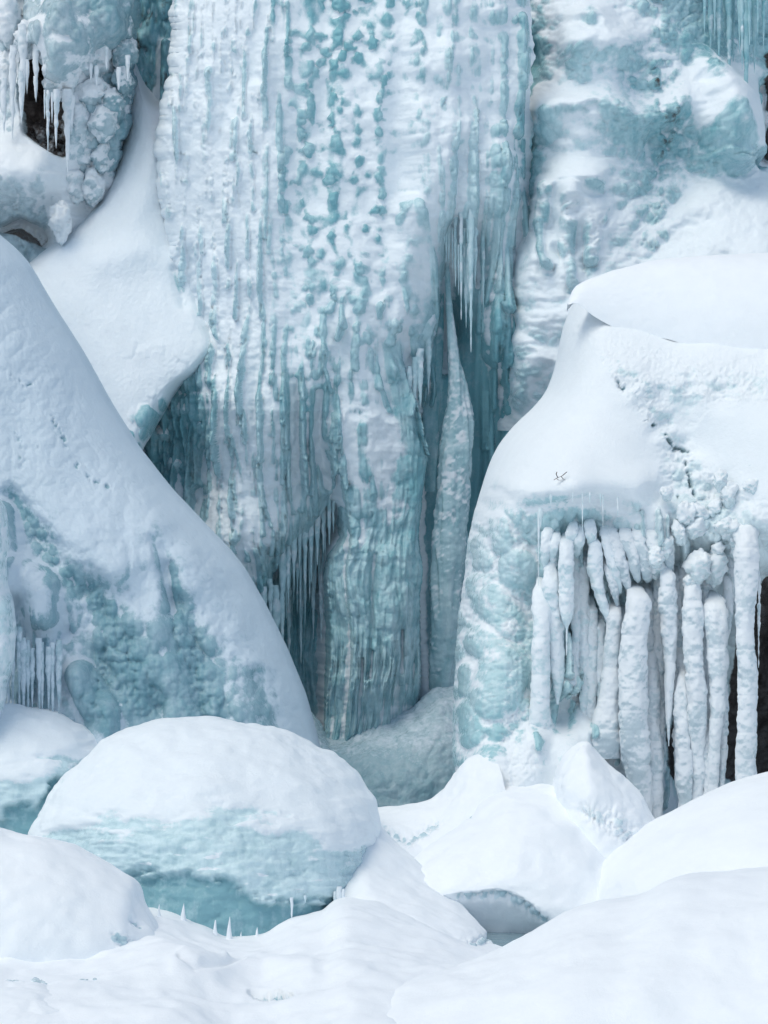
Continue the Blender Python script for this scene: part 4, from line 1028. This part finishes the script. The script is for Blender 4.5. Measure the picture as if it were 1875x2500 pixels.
# ================================================================== BOULDERS
def ice_boulder(T, crest, base, Yc, Yb, seed, bare_line, teal, mat, n=330, rows=200):
    def post(a, b, V, N, h, att):
        nz = fbm(a, b, 120, 34, seed + 2, 4)
        lim = np.interp(a, [p[0] for p in bare_line], [p[1] for p in bare_line])
        t = (b - lim) / 60 + 1.6 * nz
        snow = sstep(.9, -.5, t)
        mid = np.interp(a, [p[0] for p in teal], [p[1] for p in teal])
        t2 = (b - mid) / 26 + 1.5 * fbm(a, b, 60, 30, seed + 4, 3)
        deep = sstep(-.5, .6, t2)
        streak = sstep(.1, .5, fbm(a, b, 70, 14, seed + 6, 3)) * (1 - deep)
        att['snow'][:] = np.clip(snow + .75 * streak * sstep(.0, -2.5, -t), 0, 1)
        att['clear'][:] = np.clip(.10 + .9 * deep, 0, 1)
        return h * .8 + snow * .06 - .10 * deep + .03 * fbm(a, b, 40, 14, seed + 8, 3) * (1 - .7 * deep) * (1 - .85 * snow) + .05 * fbm(a, b, 150, 90, seed + 10, 3) + .02 * knobs(a, b, 40, 24, seed + 9, .8) * (1 - snow)
    return mound('boulder_body', crest, base, Yc, Yb, mat, n=n, rows=rows, parent=T, lump=.08, scale=.8, seed=seed, post=post, back=.7)

def build_boulder():
    T = thing('ice_boulder', 'big dome-shaped ice boulder in front with a thick snow top and teal underside', 'ice boulder', base_at(520, 2290, -8.5), 'snow-topped ice boulders')
    ice_boulder(T, [(86, 2080), (93, 2033), (110, 1985), (130, 1945), (170, 1890), (249, 1822), (339, 1787), (420, 1768), (506, 1761), (570, 1769), (678, 1795), (780, 1836), (836, 1876), (882, 1921), (908, 1964), (916, 2030), (912, 2100)],
                [(86, 2100), (110, 2150), (200, 2200), (300, 2230), (386, 2260), (450, 2280), (512, 2300), (591, 2320), (640, 2320), (711, 2300), (780, 2280), (838, 2250), (880, 2200), (908, 2130), (910, 2110)],
                [-6.6, -6.4, -6.2, -6.2, -6.4, -6.6], [-6.8, -8.2, -8.8, -8.8, -8.2, -6.8], 3,
                [(80, 2050), (250, 2010), (420, 1990), (560, 1985), (700, 2010), (800, 2070), (920, 2080)], [(80, 2180), (330, 2130), (470, 2135), (560, 2150), (640, 2190), (700, 2215), (720, 2190), (900, 2190)], M_BOULDER)
    for i, (x, y0, y1, w) in enumerate([(838, 2175, 2240, 5), (828, 2170, 2236, 6), (712, 2195, 2250, 4), (818, 2180, 2215, 4), (745, 2190, 2206, 4)]):
        icicle(T, x, y0, y1, -8.75 if x < 800 else -8.2, w, M_BOULDER, seed=i, clear=.1, snow_bias=.2)
    for i, (x, y0, y1, w) in enumerate([(388, 2240, 2208, 5), (448, 2262, 2202, 11), (525, 2290, 2246, 8), (560, 2296, 2238, 9), (627, 2300, 2264, 7), (588, 2296, 2274, 4), (680, 2282, 2260, 6), (500, 2282, 2264, 4)]):
        tube('snow_spike', [(x, y0 + 14, -8.92, w * 1.6), (x + 1, y0, -8.92, w), (x, (y0 + y1) / 2, -8.92, w * .55), (x + 1, y1, -8.92, .5)], M_SNOW, T, around=12, seg=3, lump=.3, seed=i, snow_bias=.6)

    T2 = thing('ice_boulder', 'smaller blue ice boulder at the left edge, behind the big dome boulder', 'ice boulder', base_at(60, 2050, -7.0), 'snow-topped ice boulders')
    ice_boulder(T2, [(-140, 1790), (-80, 1745), (0, 1733), (40, 1735), (90, 1745), (150, 1765), (210, 1790), (262, 1812), (290, 1850)],
                [(-140, 2060), (-60, 2080), (0, 2080), (80, 2085), (150, 2080), (230, 2060), (290, 1980)], [-5.4, -5.4, -5.2, -5.0], [-6.4, -6.5, -6.3, -5.2], 12,
                [(-140, 1900), (40, 1900), (130, 1870), (200, 1840), (300, 1810)], [(-140, 2000), (0, 1990), (90, 1950), (140, 1900), (200, 1870), (300, 1830)], M_BOULDER, n=180, rows=130)
build_boulder()

# ================================================================== SNOW MOUNDS
def snow_thing(name, label, cat, crest, base, Yc, Yb, seed, **k):
    bc = base[len(base) // 2]
    yb = np.mean(Yb)
    T = thing(name, label, cat, base_at(bc[0], bc[1], yb), 'snow mounds in front of the frozen fall' if name == 'snow_mound' else None)
    k.setdefault('smooth', 5)
    mound('snow_cover', crest, base, Yc, Yb, k.pop('mat', M_SNOW), parent=T, seed=seed, **k)
    return T

def frosted(lines, amount=.7, size=14):
    """patches where crumbly frost shows through the snow along given strokes"""
    def post(a, b, V, N, h, att):
        w = np.zeros(a.shape, F)
        for l in lines: w = np.maximum(w, stroke(a, b, l, 'gauss'))
        kb = knobs(a, b, size, size * .8, 5, .9)
        att['snow'][:] = np.clip(1 - w * amount * (.5 + kb), 0, 1)
        att['clear'][:] = .35
        return h + w * (.05 * kb - .05)
    return post

snow_thing('snow_mound', 'low snow drift at the foot of the frozen fall, right behind the dome boulder', 'snow mound',
           [(780, 2010), (850, 1985), (917, 1966), (975, 1960), (1026, 1952), (1060, 1938), (1085, 1915), (1104, 1885), (1130, 1850), (1200, 1830)],
           [(780, 2160), (880, 2160), (980, 2160), (1080, 2150), (1180, 2120), (1260, 2060)], [-4.8, -4.8, -5.0, -5.2, -5.2], [-6.4, -6.5, -6.4, -6.0], 20, n=180, rows=90, lump=.07, scale=.6, power=.8,
           post=frosted([[(940, 2030, 16), (1000, 2060, 22), (1060, 2010, 22)]], .6, 14))
snow_thing('snow_mound', 'smooth white snow mound spreading from the right ice block down to the dark pool', 'snow mound',
           [(930, 2190), (975, 2150), (1020, 2099), (1080, 2040), (1140, 1985), (1190, 1935), (1237, 1912), (1300, 1905), (1380, 1920), (1480, 1975), (1600, 2030)],
           [(960, 2215), (1040, 2205), (1116, 2195), (1175, 2190), (1230, 2194), (1280, 2218), (1321, 2250), (1380, 2290), (1480, 2330), (1600, 2340)], [-6.9, -6.5, -5.9, -5.6, -5.6, -5.6], [-7.4, -7.6, -7.8, -7.8, -7.8], 21, n=260, rows=120, lump=.10, scale=1.0, power=.85, skirt=.8,
           post=frosted([[(1120, 2192, 12), (1230, 2190, 16), (1300, 2225, 20), (1340, 2255, 14)], [(1130, 1955, 12), (1140, 1985, 10)]], .75, 14))
snow_thing('snow_covered_rock', 'pointed snow-covered rock leaning against the foot of the hanging ice columns', 'rock',
           [(1345, 1960), (1352, 1900), (1366, 1850), (1395, 1820), (1432, 1797), (1450, 1815), (1480, 1860), (1530, 1905), (1560, 1935), (1590, 1985), (1610, 2010)],
           [(1350, 1985), (1370, 2010), (1400, 2080), (1440, 2130), (1480, 2160), (1540, 2150), (1610, 2090)], [-6.0, -5.9, -5.9, -5.8], [-6.2, -6.9, -7.1, -6.6], 23, n=150, rows=80, lump=.06, scale=.5,
           post=frosted([[(1420, 1980, 30), (1500, 2000, 50), (1540, 2030, 40)]], .45, 14))
snow_thing('snow_mound', 'snow drift banked against the dome boulder, ending in a frosty edge at the dark pool', 'snow mound',
           [(780, 2010), (850, 1995), (890, 1996), (925, 2008), (960, 2040), (1026, 2110), (1075, 2155), (1122, 2192), (1150, 2220), (1175, 2250), (1195, 2280), (1206, 2307), (1206, 2335)],
           [(780, 2290), (840, 2320), (890, 2370), (940, 2400), (1020, 2395), (1100, 2370), (1160, 2345), (1206, 2338)], [-5.8, -6.2, -6.8, -7.6, -8.4], [-7.9, -9.0, -9.6, -9.4, -8.8], 25, n=220, rows=110, lump=.06, scale=.7, power=.9, sharp=1.7,
           post=frosted([[(890, 2340, 34), (950, 2350, 40), (1060, 2340, 34), (1150, 2310, 26), (1195, 2290, 16)]], .6, 15))
snow_thing('snow_mound', 'long smooth snow bank on the right, below the row of ice columns', 'snow mound',
           [(1408, 2260), (1415, 2200), (1440, 2140), (1480, 2085), (1540, 2040), (1620, 1990), (1700, 1950), (1780, 1915), (1875, 1888), (2060, 1850)],
           [(1410, 2300), (1450, 2320), (1520, 2320), (1620, 2320), (1750, 2320), (1900, 2320), (2060, 2320)], [-7.2, -6.6, -6.2, -6.0, -6.0], [-7.6, -9.0, -9.4, -9.4], 27, n=240, rows=110, lump=.05, scale=1.3)
snow_thing('snow_mound', 'broad snow bank filling the lower right corner of the foreground', 'snow mound',
           [(760, 2560), (880, 2480), (930, 2440), (980, 2395), (1050, 2375), (1150, 2345), (1250, 2300), (1340, 2255), (1420, 2215), (1500, 2188), (1580, 2180), (1620, 2150), (1690, 2125), (1780, 2125), (1830, 2110), (1880, 2110), (2080, 2080)],
           [(700, 2700), (900, 2760), (1100, 2780), (1300, 2780), (1500, 2780), (1700, 2780), (2080, 2780)], [-12.5, -11.6, -11.0, -10.6, -10.6], [-14, -15, -15, -15], 29, n=330, rows=150, lump=.10, scale=1.6)
snow_thing('snow_mound', 'rounded snow mound at the left, overlapping the bottom of the dome boulder', 'snow mound',
           [(-140, 1990), (-60, 2000), (0, 2012), (60, 2028), (130, 2042), (200, 2062), (260, 2095), (310, 2120), (345, 2140), (352, 2155), (350, 2190), (380, 2240), (400, 2290), (420, 2330)],
           [(-140, 2420), (-20, 2420), (80, 2420), (180, 2420), (280, 2410), (360, 2380), (420, 2350)], [-9.6, -9.6, -9.6, -9.6, -9.8], [-11, -11, -10.8, -10.2], 31, n=240, rows=130, lump=.07, scale=.8,
           post=frosted([[(285, 2290, 20), (320, 2315, 30), (385, 2310, 18)], [(325, 2240, 12), (345, 2262, 8)], [(395, 2285, 8), (410, 2300, 8)]], .8, 15))
snow_thing('snow_mound', 'low icy hummock in the lower left corner with a wet streaked edge', 'snow mound',
           [(-140, 2400), (-40, 2385), (40, 2378), (110, 2385), (200, 2400), (270, 2405), (330, 2425), (400, 2440), (455, 2450), (490, 2490), (515, 2540)],
           [(-140, 2700), (0, 2720), (150, 2720), (300, 2700), (420, 2680), (515, 2640)], [-12, -12, -12, -12], [-14, -14, -13.6, -12.6], 33, n=220, rows=110, lump=.07, scale=.5,
           post=frosted([[(0, 2385, 8), (120, 2388, 10), (200, 2394, 14), (300, 2420, 22), (420, 2450, 22)], [(330, 2470, 24), (400, 2490, 44), (480, 2520, 34)]], .75, 16))

# flat snow bed between the mounds
def bed_post(a, b, V, N, h, att):
    hole = stroke(a, b, [(612, 2424, 5), (660, 2432, 13), (704, 2430, 9)], 'flat') * (.7 + .6 * fbm(a, b, 14, 30, 39, 2))
    att['snow'][:] = np.clip(1 - 1.6 * hole, 0, 1); att['clear'][:] = .9; att['rock'][:] = np.clip(hole * .55, 0, 1)
    w = .06 * stroke(a, b, [(430, 2370, 30), (520, 2385, 30), (640, 2360, 34), (760, 2370, 30)], 'gauss')
    cr = stroke(a, b, [(432, 2362, 7), (470, 2380, 9), (530, 2378, 8), (590, 2366, 5)], 'gauss')
    return h + w - .25 * hole - .05 * cr + .05 * stroke(a, b, [(440, 2345, 16), (480, 2360, 18), (540, 2358, 16)], 'gauss')
bed = mound('snow_bed', [(-250, 2230), (-50, 2260), (150, 2260), (280, 2240), (386, 2232), (480, 2262), (560, 2290), (640, 2290), (711, 2256), (780, 2236), (850, 2200), (1000, 2240), (1240, 2330)],
            [(-250, 2700), (0, 2710), (200, 2710), (400, 2720), (600, 2720), (800, 2720), (1000, 2700), (1240, 2600)], [-8.9, -8.9, -8.9, -8.9], [-15, -15, -15, -15], M_SNOW, n=260, rows=140, lump=.10, scale=.9, seed=37, post=bed_post, power=.75, sharp=1.3, loc=(0, 0, 0))
bed['kind'] = 'structure'

def build_pools():
    # dark stream water showing between the snow banks, and the misty blue pool at the foot of the fall
    for nm, x0, x1, y0, y1, Yf, Yb, clear in (('stream_pool', 1080, 1480, 2180, 2340, -10.0, -4.0, 1.0),):
        px = np.array([[x0, x1], [x0, x1]], float)
        zz = base_at(1200, 2330, -9.0)[2]
        V = np.array([[[-1.0, Yf, zz], [4.0, Yf, zz]], [[-1.0, Yb, zz], [4.0, Yb, zz]]])
        m = bpy.data.materials.new('stream_water'); m.use_nodes = True
        b = m.node_tree.nodes['Principled BSDF']
        b.inputs['Base Color'].default_value = (0.20, 0.31, 0.36, 1); b.inputs['Roughness'].default_value = .12
        nz = node(m.node_tree, 'ShaderNodeTexNoise'); nz.inputs['Scale'].default_value = 9
        bp = node(m.node_tree, 'ShaderNodeBump'); bp.inputs['Strength'].default_value = .3; bp.inputs['Distance'].default_value = .03
        lk(m.node_tree, nz.outputs[0], bp.inputs['Height']); lk(m.node_tree, bp.outputs[0], b.inputs['Normal'])
        o = link_mesh(nm, V, np.array([[0, 1, 3, 2]]), m)
        o['kind'] = 'structure'
build_pools()

# ================================================================== A DEAD TWIG ON THE SNOW
def build_twig():
    m = bpy.data.materials.new('dead_wood'); m.use_nodes = True
    b = m.node_tree.nodes['Principled BSDF']; b.inputs['Base Color'].default_value = (.06, .04, .035, 1); b.inputs['Roughness'].default_value = .8
    C = np.array(base_at(1365, 1163, -5.26))
    T = thing('twig', 'small dark twig lying on the snow brow of the right ice block', 'twig', tuple(C))
    k = [(1352, 1172), (1362, 1166), (1372, 1162), (1384, 1152)]
    def bit(pts, w):
        tube('stem', [(x, y, -5.26, w) for x, y in pts], m, T, around=6, seg=3, lump=.2)
    bit(k, 1.4); bit([(1362, 1166), (1358, 1158), (1360, 1152)], 1.0); bit([(1370, 1163), (1376, 1170), (1384, 1172)], 1.0); bit([(1358, 1168), (1366, 1173), (1374, 1171)], 1.1)
build_twig()
